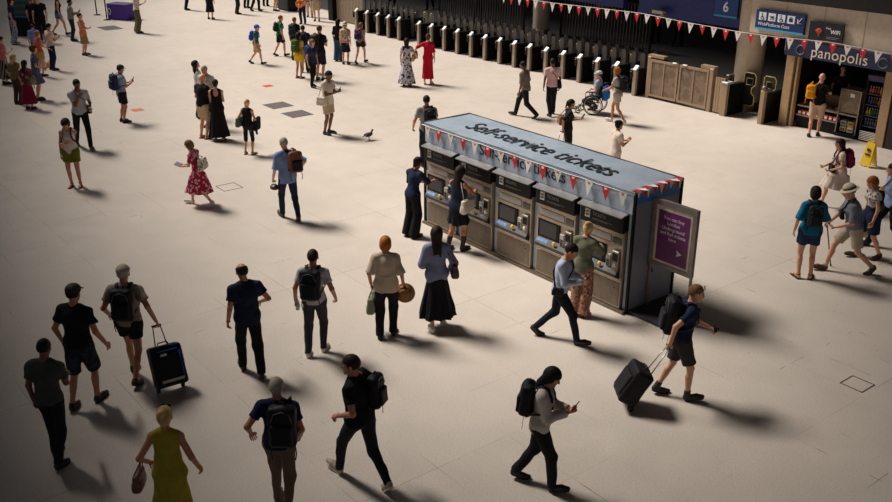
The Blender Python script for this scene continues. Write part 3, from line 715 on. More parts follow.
# ================================================================== SNACK SHOP
SH = 15.35
def shop():
    r = empty('snack_shop', W(SH, .62), A0, 'open-fronted snack shop with a dark blue name board', 'shop')
    MB().box((-.02, .0, 0), (.24, .26, 2.2), 0, .01).build('pillar', mat('timber_pillar', (176, 146, 110), .6, var=.12), r)
    MB().box((.30, .04, 0), (.37, .2, 2.2), 0, .01).build('pillar', mat('timber_pillar', (176, 146, 110), .6, var=.12), r)
    MB().box((2.98, .0, 0), (3.24, .26, 2.2), 0, .01).build('pillar', mat('timber_pillar', (176, 146, 110), .6, var=.12), r)
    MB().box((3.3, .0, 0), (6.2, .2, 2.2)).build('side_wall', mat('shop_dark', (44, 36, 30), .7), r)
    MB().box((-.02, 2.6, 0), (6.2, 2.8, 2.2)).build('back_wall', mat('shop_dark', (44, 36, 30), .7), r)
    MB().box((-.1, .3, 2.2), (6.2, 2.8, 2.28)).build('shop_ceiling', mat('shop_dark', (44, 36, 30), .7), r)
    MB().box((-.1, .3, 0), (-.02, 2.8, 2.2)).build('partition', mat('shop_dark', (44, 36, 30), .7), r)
    MB().box((.05, -.26, 2.1), (6.2, -.125, 2.53)).build('name_board', mat('shop_navy', (28, 32, 66), .5, var=.05), r)
    text_mesh('panopolis', .42, 'shop_lettering', mat('cream_letters', (226, 214, 198), .5, var=0), r, UPL(1.72, -.264, 2.29), .003, 0, 1.05)
    for x in (.55, 3.0):
        MB().tube([(x + .13 * math.cos(a), -.27, 2.3 + .13 * math.sin(a)) for a in np.linspace(.6, 5.9, 16)], .02, 6).build('ring_logo', mat('logo_grey', (96, 98, 116), .5, var=0), r)
shop()
def srt(name, s, t, label, cat, group=None): return empty(name, W(SH + s, t), A0, label, cat, group)
shelf_m = mat('shop_steel', (150, 136, 120), .4, .4)
# counter with display case
r = srt('counter', .42, .80, 'low shop counter with pastry trays at the left of the snack shop', 'counter')
MB().box((0, .05, 0), (1.28, .7, .34)).build('plinth', black, r); MB().box((0, 0, .34), (1.28, .7, .38)).build('tray_shelf', shelf_m, r)
MB().box((0, .25, .38), (1.28, .7, .62)).build('body', black, r); MB().box((0, .0, .62), (1.28, .7, .66)).build('worktop', shelf_m, r)
MB().box((0, .5, .66), (1.28, .7, 1.0)).build('back_ledge', mat('brown_wood', (92, 62, 42), .6), r)
for i in range(9):
    x = .05 + i * .14; q = srt('pastry_tray', .42 + x, .81, f'red and white snack packet, {["first","second","third","fourth","fifth","sixth","seventh","eighth","last"][i]} from the left on the low counter shelf', 'snack', 'snack packets on the low shelf')
    MB().box((0, 0, .385), (.115, .2, .50), 0, .01).build('carton', mat('carton_red', (196, 92, 76), .6), q); MB().box((.02, -.006, .41), (.095, 0, .47)).build('carton_label', white, q)
for i in range(7):
    q = srt('pastry', .5 + i * .17, 1.1, f'{["golden","brown","pale","dark","golden","brown","pale"][i]} pastry on the counter top, {["first","second","third","fourth","fifth","sixth","seventh"][i]} from the left', 'pastry', 'pastries on the counter')
    MB().ell((0, 0, .69), (.06, .05, .035)).build('bun', mat('pastry', [(190, 130, 70), (130, 80, 45), (210, 180, 140), (90, 50, 30)][i % 4], .7), q)
r = srt('glass_case', 1.28 + .42, .80, 'tall glass-fronted display case in the middle of the snack shop', 'display case')
MB().box((0, 0, 0), (.62, .6, .10)).build('base', black, r); MB().box((0, .5, .1), (.62, .6, 1.35)).build('back', mat('brown_wood', (92, 62, 42), .6), r)
b = MB()
for x in (0, .59): b.box((x, 0, .1), (x + .03, .03, 1.35))
b.box((0, 0, .62), (.62, .03, .66)); b.box((0, 0, 1.32), (.62, .5, 1.35)); b.build('frame', shelf_m, r)
MB().box((.03, .03, .64), (.59, .5, .66)).build('shelf', shelf_m, r)
MB().box((.03, .02, .70), (.59, .03, 1.30)).build('glass', mat('case_glass', (130, 112, 92), .15, var=.25), r); MB().box((.3, .012, 1.15), (.42, .02, 1.25)).build('price_card', white, r)
r = srt('drinks_shelf', .42 + 1.3 + .62 + .08, .80, 'upright open drinks fridge at the right side of the snack shop', 'fridge')
MB().box((0, .45, 0), (.68, .55, 1.75)).build('back', black, r)
for x in (0, .65): MB().box((x, 0, 0), (x + .03, .45, 1.75)).build('side', black, r)
MB().box((.03, .0, .02), (.65, .45, .30)).build('base', black, r)
for z in (.42, .72, 1.02, 1.32): MB().box((.03, .04, z), (.65, .45, z + .015)).build('shelf', mat('fridge_shelf', (70, 90, 130), .4), r)
for i in range(6): MB().box((.03, -.012, .05 + i * .045), (.65, 0, .075 + i * .045)).build('grille_slat', white, r)
MB().box((0, 0, 1.70), (.68, .45, 1.85)).build('header', mat('fridge_header', (60, 50, 90), .5), r)
cols = [(205, 110, 50), (150, 60, 50), (200, 170, 60), (60, 100, 60), (60, 80, 120), (90, 60, 50)]
words_ = ['first', 'second', 'third', 'fourth', 'fifth', 'sixth', 'seventh', 'eighth']
for k, z in enumerate((.435, .735, 1.035, 1.335)):
    for i in range(8):
        q = srt('drink_bottle', 2.42 + .075 + i * .074, .92, f'drink bottle, {words_[i]} from the left on the {["lowest", "second lowest", "second highest", "top"][k]} fridge shelf', 'bottle', 'bottles in the drinks fridge')
        q.location.z = z
        c = cols[(i // 2 + k * 2) % 6] if k != 0 else (80, 84, 96)
        MB().lathe([(0, 0), (.026, 0), (.027, .12), (.012, .165), (.012, .19)], n=8).build('bottle_body', mat('drink', c, .3), q); MB().lathe([(.014, .185), (.014, .21), (0, .21)], n=8).build('cap', white, q)
for i, (x, z, c) in enumerate([(1.78, .13, (205, 180, 110)), (2.0, .13, (214, 205, 190)), (1.78, .30, (160, 170, 190)), (2.0, .30, (210, 180, 90))]):
    q = srt('snack_box', x, .9, f'{["tan", "white", "pale blue", "yellow"][i]} box inside the glass case lower shelf', 'box', 'boxes in the glass case')
    MB().box((0, 0, z), (.18, .2, z + .15), 0, .008).build('carton', mat('snack_carton', c, .6), q)
    MB().box((.03, -.004, z + .04), (.15, 0, z + .1)).build('carton_label', mat('label', (120, 90, 60), .6), q)
# yellow wet floor sign
def wet_sign():
    g = ground(868, 166); r = empty('wet_floor_sign', g, A0 - .2, 'yellow folding wet floor sign standing in front of the snack shop', 'floor sign')
    y_ = mat('yellow_plastic_sign', (224, 184, 30), .5, var=.05)
    for sgn in (-1, 1):
        b = MB(); prof = [(-.15, 0), (-.09, 0), (-.08, .05), (.08, .05), (.09, 0), (.15, 0), (.12, .62), (-.12, .62)]
        b.prism(prof, -.01, .01, fn=lambda x, y, z, k=sgn: (x, k * (.14 * (1 - y / .64)) + z, y)); f = b.build('board', y_, r)
        b = MB(); b.box((-.08, k_ := sgn * .09 - .012 * 0, .25), (.08, sgn * .09 + .012 * sgn, .40)) if False else b.box((-.07, -.112 if sgn < 0 else .088, .30), (.07, -.088 if sgn < 0 else .112, .34)); b.box((-.04, -.095 if sgn < 0 else .07, .40), (.04, -.07 if sgn < 0 else .095, .47))
        b.build('warning_print', mat('sign_black', (40, 30, 20), .6, var=0), f)
    MB().tube([(-.08, 0, .62), (-.06, 0, .68), (.06, 0, .68), (.08, 0, .62)], .015, 8).build('handle', y_, r)
wet_sign()
# bunting overhead: two spans
def bline(uvs, t, step=.42):
    # the cord hangs in the vertical plane t; sample it through the listed heights
    pts = []
    for (s, z) in uvs: pts.append((s, z))
    out = []; s = pts[0][0]
    while s < pts[-1][0]:
        z = np.interp(s, [p[0] for p in pts], [p[1] for p in pts]); out.append(W(s, t, float(z))); s += step
    return out
def rt(u, v, t):
    d = _F + CR * (u - 446) / FPX - CU * (v - 251) / FPX; o = np.array([0, 0, CAMH]); k = (t - (o - G0) @ N) / (d @ N); P = o + k * d
    return float((P - G0) @ E), float(P[2])
BT = -.7
ctl = [rt(u, v, BT) for u, v in ((500, -6), (545, 2), (588, 7), (640, 13), (690, 23), (740, 32), (776, 37), (830, 42), (892, 54), (940, 66))]
pennant_line('overhead_bunting', bline(ctl, BT), 'long string of red and white pennants hanging overhead in front of the gates and shop', .115, .30, 'w', mark=True)

# ================================================================== TOP LEFT FURNITURE
g = W(-12.6, -12.3); r = empty('display_stand', ground(11, 36), -.12, 'tall dark booth with a teal panel at the upper left', 'booth')
MB().box((0, 0, 0), (1.1, .9, .85), 0, .02).build('base', black, r); MB().box((0.03, .05, .85), (1.07, .85, 2.5), 0, .02).build('panel', mat('teal_panel', (60, 92, 92), .5, pattern='stripe', col2=(40, 66, 70), scale=1.2, var=.1), r)
MB().box((0, -.02, .82), (1.1, 0, .88)).build('blue_strip', mat('blue_edge', (50, 110, 150), .5, var=0), r)
r = empty('handrail', W(-13.4, -14.6), A0, 'pale sloping handrail at the upper left edge', 'handrail')
MB().tube([(-2.2, 0, 2.2), (0, 0, .9), (.8, 0, .9)], .035, 8).build('rail', white, r)
for x, z in ((-1.6, 1.85), (-.8, 1.37), (0, .9), (.8, .9)): MB().tube([(x, 0, 0), (x, 0, z)], .025, 8).build('post', steel_d, r)
g = ground(123, 19); r = empty('covered_table', g, A0 + .5, 'table under a purple cloth with a white emblem', 'table')
pc = mat('purple_cloth', (76, 44, 150), .7, var=.08)
MB().box((-.62, -.38, .0), (.62, .38, .74), 0, .03).build('cloth', pc, r); MB().box((-.64, -.4, .74), (.64, .4, .76), 0, .01).build('tabletop', mat('top', (60, 46, 110), .6), r)
b = MB(); b.tube([(-.45 + .09 * math.cos(a), -.39, .42 + .12 * math.sin(a)) for a in np.linspace(0, 2 * PI, 16)], .018, 6); b.tube([(-.5, -.39, .25), (-.38, -.39, .25)], .014, 6); b.build('emblem', white, r)
for (u, v, lb) in ((97, 15, 'black stanchion post left of the purple table'), (107, 20, 'black stanchion post closest to the purple table')):
    g = ground(u, v); r = empty('stanchion', g, 0, lb, 'stanchion', 'black stanchion posts')
    MB().lathe([(0, .03), (.16, .03), (.18, 0)], n=16).build('base', black_m, r); MB().tube([(0, 0, .02), (0, 0, 1.0)], .03, 10).build('pole', black_m, r); MB().lathe([(.035, .95), (.04, 1.03), (0, 1.05)], n=10).build('head', black_m, r)

# ================================================================== PEOPLE
SKIN = {'l': (214, 160, 130), 'm': (186, 128, 98), 'd': (120, 78, 56), 'k': (74, 48, 36)}
HAIR = {'black': (24, 20, 20), 'dark': (44, 30, 24), 'brown': (84, 56, 38), 'ginger': (168, 98, 44), 'blonde': (206, 168, 116), 'grey': (168, 154, 136), 'white': (214, 208, 200), 'lbrown': (128, 92, 62)}
def rotm(v, ax, a):
    ax = norm(ax); v = np.asarray(v, float); return v * math.cos(a) + np.cross(ax, v) * math.sin(a) + ax * (ax @ v) * (1 - math.cos(a))
def ik(a, b, l1, l2, hint):
    a = np.asarray(a, float); b = np.asarray(b, float); d = b - a; L = np.linalg.norm(d); mx = (l1 + l2) * .998
    if L > mx: b = a + d / L * mx; L = mx
    u = (b - a) / L; x = (l1 * l1 - l2 * l2 + L * L) / (2 * L); h = math.sqrt(max(0, l1 * l1 - x * x)); hp = norm(hint - (hint @ u) * u)
    return a + u * x + hp * h, b
ARM = {  # out, forward, up from the shoulder; elbow hint; curl
    'down': ((.07, .03, -.52), 25), 'fwd': ((.05, .24, -.46), 25), 'back': ((.08, -.20, -.47), 25), 'phone': ((-.10, .30, -.20), 60), 'phonelow': ((-.08, .30, -.30), 60),
    'pocket': ((.05, .05, -.43), 40), 'strap': ((-.02, .16, -.12), 75), 'hip': ((.10, .05, -.36), 45), 'chin': ((-.12, .20, -.03), 60), 'pull': ((.06, -.30, -.42), 75), 'bag': ((.08, .02, -.52), 75),
    'carry': ((.0, .22, -.34), 65), 'reach': ((-.02, .42, -.16), 30), 'push': ((-.02, .34, -.32), 70), 'cane': ((.04, .26, -.36), 75), 'cross': ((-.22, .22, -.22), 40), 'bagout': ((.14, .06, -.50), 75), 'wave': ((.25, .15, -.3), 30)}
class Fig: pass
PEOPLE = []
def skeleton(H, o):
    f = Fig(); s = H / 1.75; f.s = s; wom = o.get('w', False)
    st = o.get('stride', 0) * s; sp = o.get('spread', .11) * s; lf = {}
    X = np.array([1., 0, 0]); Y = np.array([0, 1., 0]); Z = np.array([0, 0, 1.])
    L1, L2, ah = .435 * s, .42 * s, .085 * s
    pos = {'R': np.array([sp, st / 2, 0]), 'L': np.array([-sp, -st / 2, 0])}
    yaw = {'R': o.get('toe', .12), 'L': -o.get('toe', .12)}
    f.ank, f.toe, f.heel, f.ball = {}, {}, {}, {}
    for sd in 'RL':
        p = pos[sd]; y = p[1]; lift = o.get('lift' + sd, None)
        fw = np.array([math.sin(yaw[sd]), math.cos(yaw[sd]), 0])
        pitch = 0
        if y < -.1 * s: pitch = min(.85, (-y / s - .08) * 2.6)
        elif y > .2 * s: pitch = -.18
        if lift is not None: pitch = lift[1]; p = p + np.array([0, 0, lift[0] * s])
        ball = p + fw * .06 * s; 
        bk = -fw * math.cos(pitch) + Z * math.sin(pitch); upf = Z * math.cos(pitch) + fw * math.sin(pitch)
        if pitch < 0 and lift is None: ball = ball + Z * (.19 * s * math.sin(-pitch))
        f.ball[sd] = ball; f.ank[sd] = ball + bk * .125 * s + upf * ah; f.heel[sd] = ball + bk * .16 * s; f.toe[sd] = ball - (bk * .075 * s if pitch <= 0 else -fw * .07 * s)
        lf[sd] = (bk, upf, fw)
    f.foot = lf
    hw = (.088 if wom else .085) * s
    sit = o.get('sit')
    if sit: pel = np.array([0, sit[1] * s, sit[0]])
    else:
        hz = 9
        for sd in 'RL':
            a = f.ank[sd]; hx = hw if sd == 'R' else -hw; hor = (a[0] - hx) ** 2 + a[1] ** 2; hz = min(hz, a[2] + math.sqrt(max(.1, (.985 * (L1 + L2)) ** 2 - hor)))
        pel = np.array([0, 0, hz + .02 * s])
    lean = math.radians(o.get('lean', 2 + 8 * abs(o.get('stride', 0)))); sl = math.radians(o.get('side', 0))
    TZ = norm(np.array([math.sin(sl), math.sin(lean), math.cos(lean)])); TY = norm(Y - (Y @ TZ) * TZ); TX = np.cross(TY, TZ)
    tw = math.radians(o.get('twist', 0)) + math.radians(-st / s * 16); SX = rotm(TX, TZ, tw); SY = rotm(TY, TZ, tw)
    f.pel, f.X, f.Y, f.Z, f.SX, f.SY, f.TX, f.TY = pel, X, Y, TZ, SX, SY, TX, TY
    f.hip = {'R': pel + X * hw - Z * .02 * s, 'L': pel - X * hw - Z * .02 * s}; f.knee = {}
    for sd in 'RL':
        sg = 1 if sd == 'R' else -1
        f.knee[sd], f.ank[sd] = ik(f.hip[sd], f.ank[sd], L1, L2, np.array([.15 * sg, 1., .1]) if not sit else np.array([.1 * sg, .6, 1.]))
    f.waist = pel + TZ * .16 * s; f.chest = pel + TZ * .34 * s; f.nb = pel + TZ * .50 * s
    shw = (.152 if wom else .176) * s * o.get('wide', 1)
    f.sh = {'R': pel + TZ * .445 * s + SX * shw, 'L': pel + TZ * .445 * s - SX * shw}
    hy = math.radians(-o.get('hyaw', 0)); hp = math.radians(-o.get('hpitch', 5))
    HY = rotm(rotm(SY, TZ, hy), np.array([0, 0, 1.]), 0); HX = norm(np.cross(HY, Z)); HZ = norm(np.cross(HX, HY))
    HZ = norm(.5 * HZ + .5 * Z); HY = norm(np.cross(HZ, HX)); HY2 = rotm(HY, HX, hp); HZ2 = rotm(HZ, HX, hp)
    f.HX, f.HY, f.HZ = HX, HY2, HZ2; cs = o.get('hs', 1.0) * s; f.hs = cs
    f.nt = f.nb + TZ * .055 * s + HZ2 * .015 * s; f.hc = f.nt + HZ2 * .105 * cs + HY2 * .022 * cs
    f.elb, f.wr, f.hdir, f.curl = {}, {}, {}, {}
    for sd in 'RL':
        sg = 1 if sd == 'R' else -1; a = o.get('arm' + sd, 'down'); tg, cu = ARM[a] if isinstance(a, str) else a
        q = f.sh[sd] + SX * sg * tg[0] * s + SY * tg[1] * s + np.array([0, 0, 1.]) * tg[2] * s
        f.elb[sd], f.wr[sd] = ik(f.sh[sd], q, .285 * s, .255 * s, SX * sg * .55 - SY * 1.0 - Z * .3)
        f.curl[sd] = cu; f.hdir[sd] = norm(f.wr[sd] - f.elb[sd])
    f.top = f.hc + HZ2 * .125 * cs + np.array([0, 0, o.get('hatup', .0)])
    return f
def rx(p, R): return (R @ p)
def person(label, head, foot, hd, **o):
    g = ground(*foot); Hh = o.get('H', None); hdr = math.radians(hd)
    fwd = np.array([math.sin(hdr), math.cos(hdr), 0]); rgt = np.array([math.cos(hdr), -math.sin(hdr), 0])
    def wpt(p): return g + rgt * p[0] + fwd * p[1] + np.array([0, 0, p[2]])
    if Hh is None:
        Hh = 1.7
        for _ in range(5):
            f = skeleton(Hh, o); v = proj(wpt(f.top))[1]; v0 = proj(g)[1]; Hh *= 1 + .9 * ((v0 - head[1]) / max(5, v0 - v) - 1); Hh = min(max(Hh, o.get('hmin', 1.46)), o.get('hmax', 1.95))
    o['H'] = Hh; f = skeleton(Hh, o)
    ph = proj(wpt(f.top)); PEOPLE.append((label[:34], round(Hh, 2), [round(x) for x in g[:2]], round(ph[0] - head[0], 1), round(ph[1] - head[1], 1)))
    root = empty('person', g, -hdr, label, 'person', 'people on the station concourse')
    f.root, f.g, f.hdr, f.wpt, f.o = root, g, hdr, wpt, o
    dist = np.linalg.norm(g - np.array([0, 0, CAMH])); near = dist < 19; mid = dist < 27
    vs = min(max(dist / 944 * .62, .0095), .02) if not o.get('coarse') else .024
    f.vs = vs; f.near = near
    s = f.s; wom = o.get('w', False); X, Y, Z = f.X, f.TY, f.Z; SXv, SYv = f.SX, f.SY; fat = o.get('fat', 1.0)
    sk = mat('skin', SKIN[o.get('skin', 'l')], .5, var=.06, spec=.35)
    hairc = HAIR[o.get('hc', 'dark')]; hm = mat('hair', hairc, .6, bump=.9, var=.35)
    # ---- body
    P = []
    pw = (.125 if wom else .12) * s * fat; lk = .86 if not o.get('dress') and o.get('bot', 'trousers') in ('trousers', 'wide', 'slim') else 1; tk = .88; pw *= tk
    P.append(cone(f.hip['L'] + Z * .01, f.hip['R'] + Z * .01, .075 * s * fat, .075 * s * fat, k=.03))
    P.append(cone(f.pel, f.waist, pw, (.105 if wom else .125) * s * fat * tk, Y, .74, k=.04))
    P.append(cone(f.waist, f.chest, (.105 if wom else .125) * s * fat * tk, (.13 if wom else .155) * s * .92, Y, .70, k=.04))
    P.append(cone(f.chest, f.nb - Z * .03 * s, (.13 if wom else .155) * s, .08 * s, SYv, .68, k=.03))
    P.append(cone(f.sh['L'] - Z * .01 * s, f.sh['R'] - Z * .01 * s, .052 * s, .052 * s, k=.04))
    for sg in (-1, 1): P.append(cone(f.nb + SXv * sg * .03 * s + Z * .02 * s, f.sh['R' if sg > 0 else 'L'] + Z * .012 * s, .042 * s, .040 * s, k=.03))
    P.append(cone(f.nb - Z * .02 * s, f.nt + f.HZ * .05 * s, .056 * s if not wom else .047 * s, .052 * s if not wom else .045 * s, k=.02))
    hs = f.hs; HA = np.array([f.HX, f.HY, f.HZ])
    P.append(ellp(f.hc + f.HZ * .025 * hs - f.HY * .01 * hs, (.077 * hs, .097 * hs, .092 * hs), HA, .01))
    P.append(ellp(f.hc - f.HZ * .05 * hs + f.HY * .028 * hs, (.056 * hs, .062 * hs, .068 * hs), HA, .025))
    P.append(cone(f.hc + f.HY * .088 * hs + f.HZ * .01 * hs, f.hc + f.HY * .106 * hs - f.HZ * .024 * hs, .009 * hs, .014 * hs, k=.012))
    P.append(cone(f.hc + f.HY * .082 * hs - f.HZ * .100 * hs, f.hc + f.HY * .07 * hs - f.HZ * .10 * hs, .018 * hs, .02 * hs, k=.02))
    for sg in (-1, 1): P.append(ellp(f.hc + f.HX * sg * .079 * hs - f.HY * .004 * hs - f.HZ * .005 * hs, (.011 * hs, .02 * hs, .032 * hs), HA, .006))
    if wom:
        for sg in (-1, 1): P.append(ellp(f.chest + X * sg * .065 * s + SYv * .075 * s - Z * .0 * s, (.055 * s, .05 * s, .055 * s), np.array([SXv, SYv, Z]), .03))
    legtop = .088 * s * fat
    for sd in 'RL':
        P.append(cone(f.hip[sd], f.knee[sd], legtop * lk, .053 * s * fat * lk, k=.03)); P.append(cone(f.knee[sd], f.ank[sd], .050 * s * fat * lk, .034 * s * lk, k=.015))
        cal = f.knee[sd] * .68 + f.ank[sd] * .32; bkd = norm(np.cross(f.ank[sd] - f.knee[sd], [1, 0, 0])); 
        if bkd[1] > 0: bkd = -bkd
        P.append(cone(cal + bkd * .016 * s, f.knee[sd] * .45 + f.ank[sd] * .55 + bkd * .008, .044 * s * fat * lk * lk, .034 * s * lk, k=.03))
        bk, upf, fw = f.foot[sd]
        fk = 1 if o.get('stype') == 'sandal' else .6; P.append(cone(f.ank[sd], f.heel[sd] + upf * .040 * s, .033 * s, .032 * s * fk, k=.02)); P.append(cone(f.ank[sd] - upf * .03 * s - bk * .02 * s, f.ball[sd] + upf * .032 * s, .036 * s * fk, .030 * s * fk, k=.02)); P.append(cone(f.ball[sd] + upf * .032 * s, f.toe[sd] + upf * .028 * s + bk * (0 if fk == 1 else .02) * s, .032 * s * fk, .024 * s * fk, k=.02))
        sg = 1 if sd == 'R' else -1
        P.append(cone(f.sh[sd], f.elb[sd], .050 * s * (1 if not wom else .86), .038 * s, k=.03)); P.append(cone(f.elb[sd], f.wr[sd], .039 * s * (1 if not wom else .88), .026 * s, k=.015))
    ex = MB(); f.palm = {}; f.grip = {}; f.pn = {}
    for sd in 'RL':
        sg = 1 if sd == 'R' else -1; d = f.hdir[sd]; inw = -SXv * sg
        if abs(d[2]) < .75: nrm = norm(np.array([0, 0, -1.]) * (-1 if o.get('arm' + sd) in ('phone', 'phonelow', 'carry') else 1) + inw * .4)
        else: nrm = inw
        nrm = norm(nrm - (nrm @ d) * d); th = np.cross(nrm, d) * sg
        if th @ (SYv + Z * .5) < 0: th = -th
        pe = f.wr[sd] + d * .085 * s; P.append(cone(f.wr[sd] + d * .01 * s, pe, .027 * s, .037 * s, nrm, .42, k=.012))
        f.palm[sd] = pe; f.pn[sd] = nrm; f.grip[sd] = pe + nrm * .03 * s - d * .005 * s
        cu = math.radians(f.curl[sd]); nseg = 3; ns = 6 if mid else 4
        for i, (off, ln) in enumerate(((.030, .92), (.010, 1.0), (-.010, .95), (-.029, .76))):
            p = pe + th * off * s - d * .012 * s; dd = norm(d + th * off * 2.5); pts = [p]; ca = cu * (.55 + .08 * i)
            for L_ in (.042, .027, .021):
                dd = norm(dd * math.cos(ca) + (np.cross(np.cross(dd, nrm), dd)) * math.sin(ca)); p = p + dd * L_ * ln * s; pts.append(p); ca = cu * .8
            ex.tube(pts, [.0088 * s, .0084 * s, .0076 * s, .0060 * s], ns, 0)
        p = f.wr[sd] + d * .03 * s + th * .022 * s; dd = norm(d * .6 + th * .8 + nrm * .2); pts = [p, p + dd * .036 * s]; dd = norm(d * .9 + nrm * .5 * (1 if cu > .8 else .3)); pts += [pts[-1] + dd * .03 * s, pts[-1] + dd * .052 * s]
        ex.tube(pts, [.0125 * s, .0108 * s, .0092 * s, .007 * s], ns, 0)
    # face details
    fc = f.hc
    for sg in (-1, 1):
        e_ = fc + f.HX * sg * .031 * hs + f.HY * .082 * hs + f.HZ * .008 * hs
        ex.ell(e_, (.013 * hs, .010 * hs, .0075 * hs), HA, 1, 8, 5); ex.ell(e_ + f.HY * .007 * hs, (.006 * hs, .005 * hs, .006 * hs), HA, 2, 6, 4)
        ex.tube([e_ + f.HX * sg * .018 * hs + f.HZ * .016 * hs, e_ + f.HZ * .022 * hs + f.HY * .009 * hs, e_ - f.HX * sg * .012 * hs + f.HZ * .018 * hs + f.HY * .009 * hs], .0042 * hs, 5, 3)
    m0 = fc + f.HY * .092 * hs - f.HZ * .055 * hs
    ex.tube([m0 + f.HX * .022 * hs - f.HY * .008 * hs, m0 + f.HX * .008 * hs, m0 - f.HX * .008 * hs, m0 - f.HX * .022 * hs - f.HY * .008 * hs], [.003 * hs, .0055 * hs, .0055 * hs, .003 * hs], 6, 4)
    sdf_obj('body', P, vs, [sk, mat('eye_white', (225, 220, 214), .3, var=0), mat('iris', (40, 28, 22), .2, var=0), hm, mat('lips', tuple(int(c * .8) for c in SKIN[o.get('skin', 'l')]), .5, var=0)], root, extra=ex)
    # ---- clothes
    wr = .0055 if near else (.004 if mid else 0)
    top = o.get('top', 'tee'); tm = o.get('tm') or fab((120, 120, 120)); off = o.get('loose', .016)
    def torso(off, hem, lo=1.0, neck=True):
        q = [cone(f.chest, f.nb - Z * .035 * s, ((.13 if wom else .157)) * s + off, .085 * s + off * .3, SYv, .70, k=.04),
             cone(f.waist, f.chest, (.118 if wom else .142) * s * fat * lo + off, (.13 if wom else .157) * s + off, Y, .74, k=.04),
             cone(f.sh['L'] - Z * .014 * s, f.sh['R'] - Z * .014 * s, .052 * s + off * .45, .052 * s + off * .45, k=.05)]
        for sg in (-1, 1): q.append(cone(f.nb + SXv * sg * .035 * s + Z * .005 * s, f.sh['R' if sg > 0 else 'L'] + Z * .008 * s, .044 * s + off * .4, .043 * s + off * .6, k=.03))
        if wom:
            for sg in (-1, 1): q.append(ellp(f.chest + X * sg * .065 * s + SYv * .075 * s, np.array((.057, .052, .057)) * s + off * .6, np.array([SXv, SYv, Z]), .04))
        hb = f.pel - Z * (hem * s) ; hr = (.142 if wom else .148) * s * fat * lo + off
        q.append(cone(hb, f.waist, hr, (.118 if wom else .142) * s * fat * lo + off, Y, .78, flat=True, k=.02))
        q.append(cone(f.hip['L'] + Z * .03 * s, f.hip['R'] + Z * .03 * s, .097 * s * fat + off * .6, .097 * s * fat + off * .6, k=.05))
        if fat > 1.05: q.append(ellp(f.waist + Y * .05 * s, (.13 * s * fat, .10 * s * fat, .13 * s), np.array([X, Y, Z]), .05))
        return q
    neckhole = [ellp(f.nt + f.HY * .035 * s - Z * .03 * s, (.062 * s, .075 * s, .06 * s), np.array([SXv, SYv, Z]))]
    sl = {'tee': .62, 'polo': .6, 'long': 2, 'none': 0, 'cap': .35, 'elbow': 1}.get(top, .6)
    def sleeves(sl, off, r1=None):
        q = []
        for sd in 'RL':
            a, e_, w_ = f.sh[sd], f.elb[sd], f.wr[sd]
            r0 = .050 * s + off * .5; 
            if sl <= 0: continue
            if sl <= 1: q.append(cone(a, a + (e_ - a) * sl, r0, (.050 * s + off * (1.1 if sl < 1 else .9)), flat=True, k=.045)); q.append(cone(a, a + (e_ - a) * .12, r0, r0, k=.045))
            else: q.append(cone(a, e_, r0, .044 * s + off, k=.045)); q.append(cone(e_, w_ - (w_ - e_) * .02, .044 * s + off, .032 * s + off * .7, flat=True, k=.02)); q.append(cone(e_, e_ + (w_ - e_) * .1, .044 * s + off, .044 * s + off, k=.02))
        return q
    dress = o.get('dress'); hem = o.get('hem', .06)
    def skirt_prims(z0, ln, flare, fold, waist_r=None, kf=.8):
        # z0: top fraction point; ln: how far down (m*s)
        tp = f.pel + Z * z0 * s; my = (f.knee['R'][1] + f.knee['L'][1]) / 2; zb = max(.05, f.pel[2] - ln * s)
        if zb < .45 * s: my = (f.ank['R'][1] + f.ank['L'][1]) / 2 * .5 + my * .5
        bt = np.array([0, my - .01, zb]); sty = abs(f.ank['R'][1] - f.ank['L'][1]) * (1 if zb < .5 * s else .6)
        kf2 = max(kf, (sty / 2 + .08 * s) / (flare * s))
        hipc = f.pel - np.array([0, 0, .06 * s])
        return [cone(f.hip['L'], f.hip['R'], .084 * s * fat, .084 * s * fat, k=.10), cone(tp, hipc, (.118 if wom else .135) * s * fat + .008, (.15 * s * fat + .012), Y, .8, k=.02), cone(hipc, bt, .15 * s * fat + .012, flare * s, np.array([0, 1., 0]), kf2, flat=True, k=.03, fold=(fold * s, o.get('nf', 9)))]
    if dress:
        q = torso(.012, -.02)[:5 if not wom else 7] + [cone(f.pel, f.waist, .150 * s * fat + .010, .124 * s * fat + .010, Y, .78, k=.06)]
        q += sleeves(dress.get('sl', 0), .014) + skirt_prims(.05, dress['len'], dress.get('flare', .26), dress.get('fold', .02))
        if dress.get('sl', 0) == 0:
            nh = neckhole + [ellp(f.sh[sd] + SXv * (1 if sd == 'R' else -1) * .035 * s + Z * .0 * s, (.05 * s, .075 * s, .085 * s), np.array([SXv, SYv, Z])) for sd in 'RL']
        else: nh = neckhole
        if dress.get('back'): nh = nh + [ellp(f.nb - SYv * .11 * s - Z * .05 * s, (.10 * s, .08 * s, .13 * s), np.array([SXv, SYv, Z]))]
        sdf_obj('dress', q, vs, tm, root, subs=nh, wr=wr, seed=hash(label) % 999 if False else len(PEOPLE))
        hemz = dress['len']
    else:
        bot = o.get('bot', 'trousers'); bm = o.get('bm') or fab((40, 40, 46)); bo = o.get('bloose', .014)
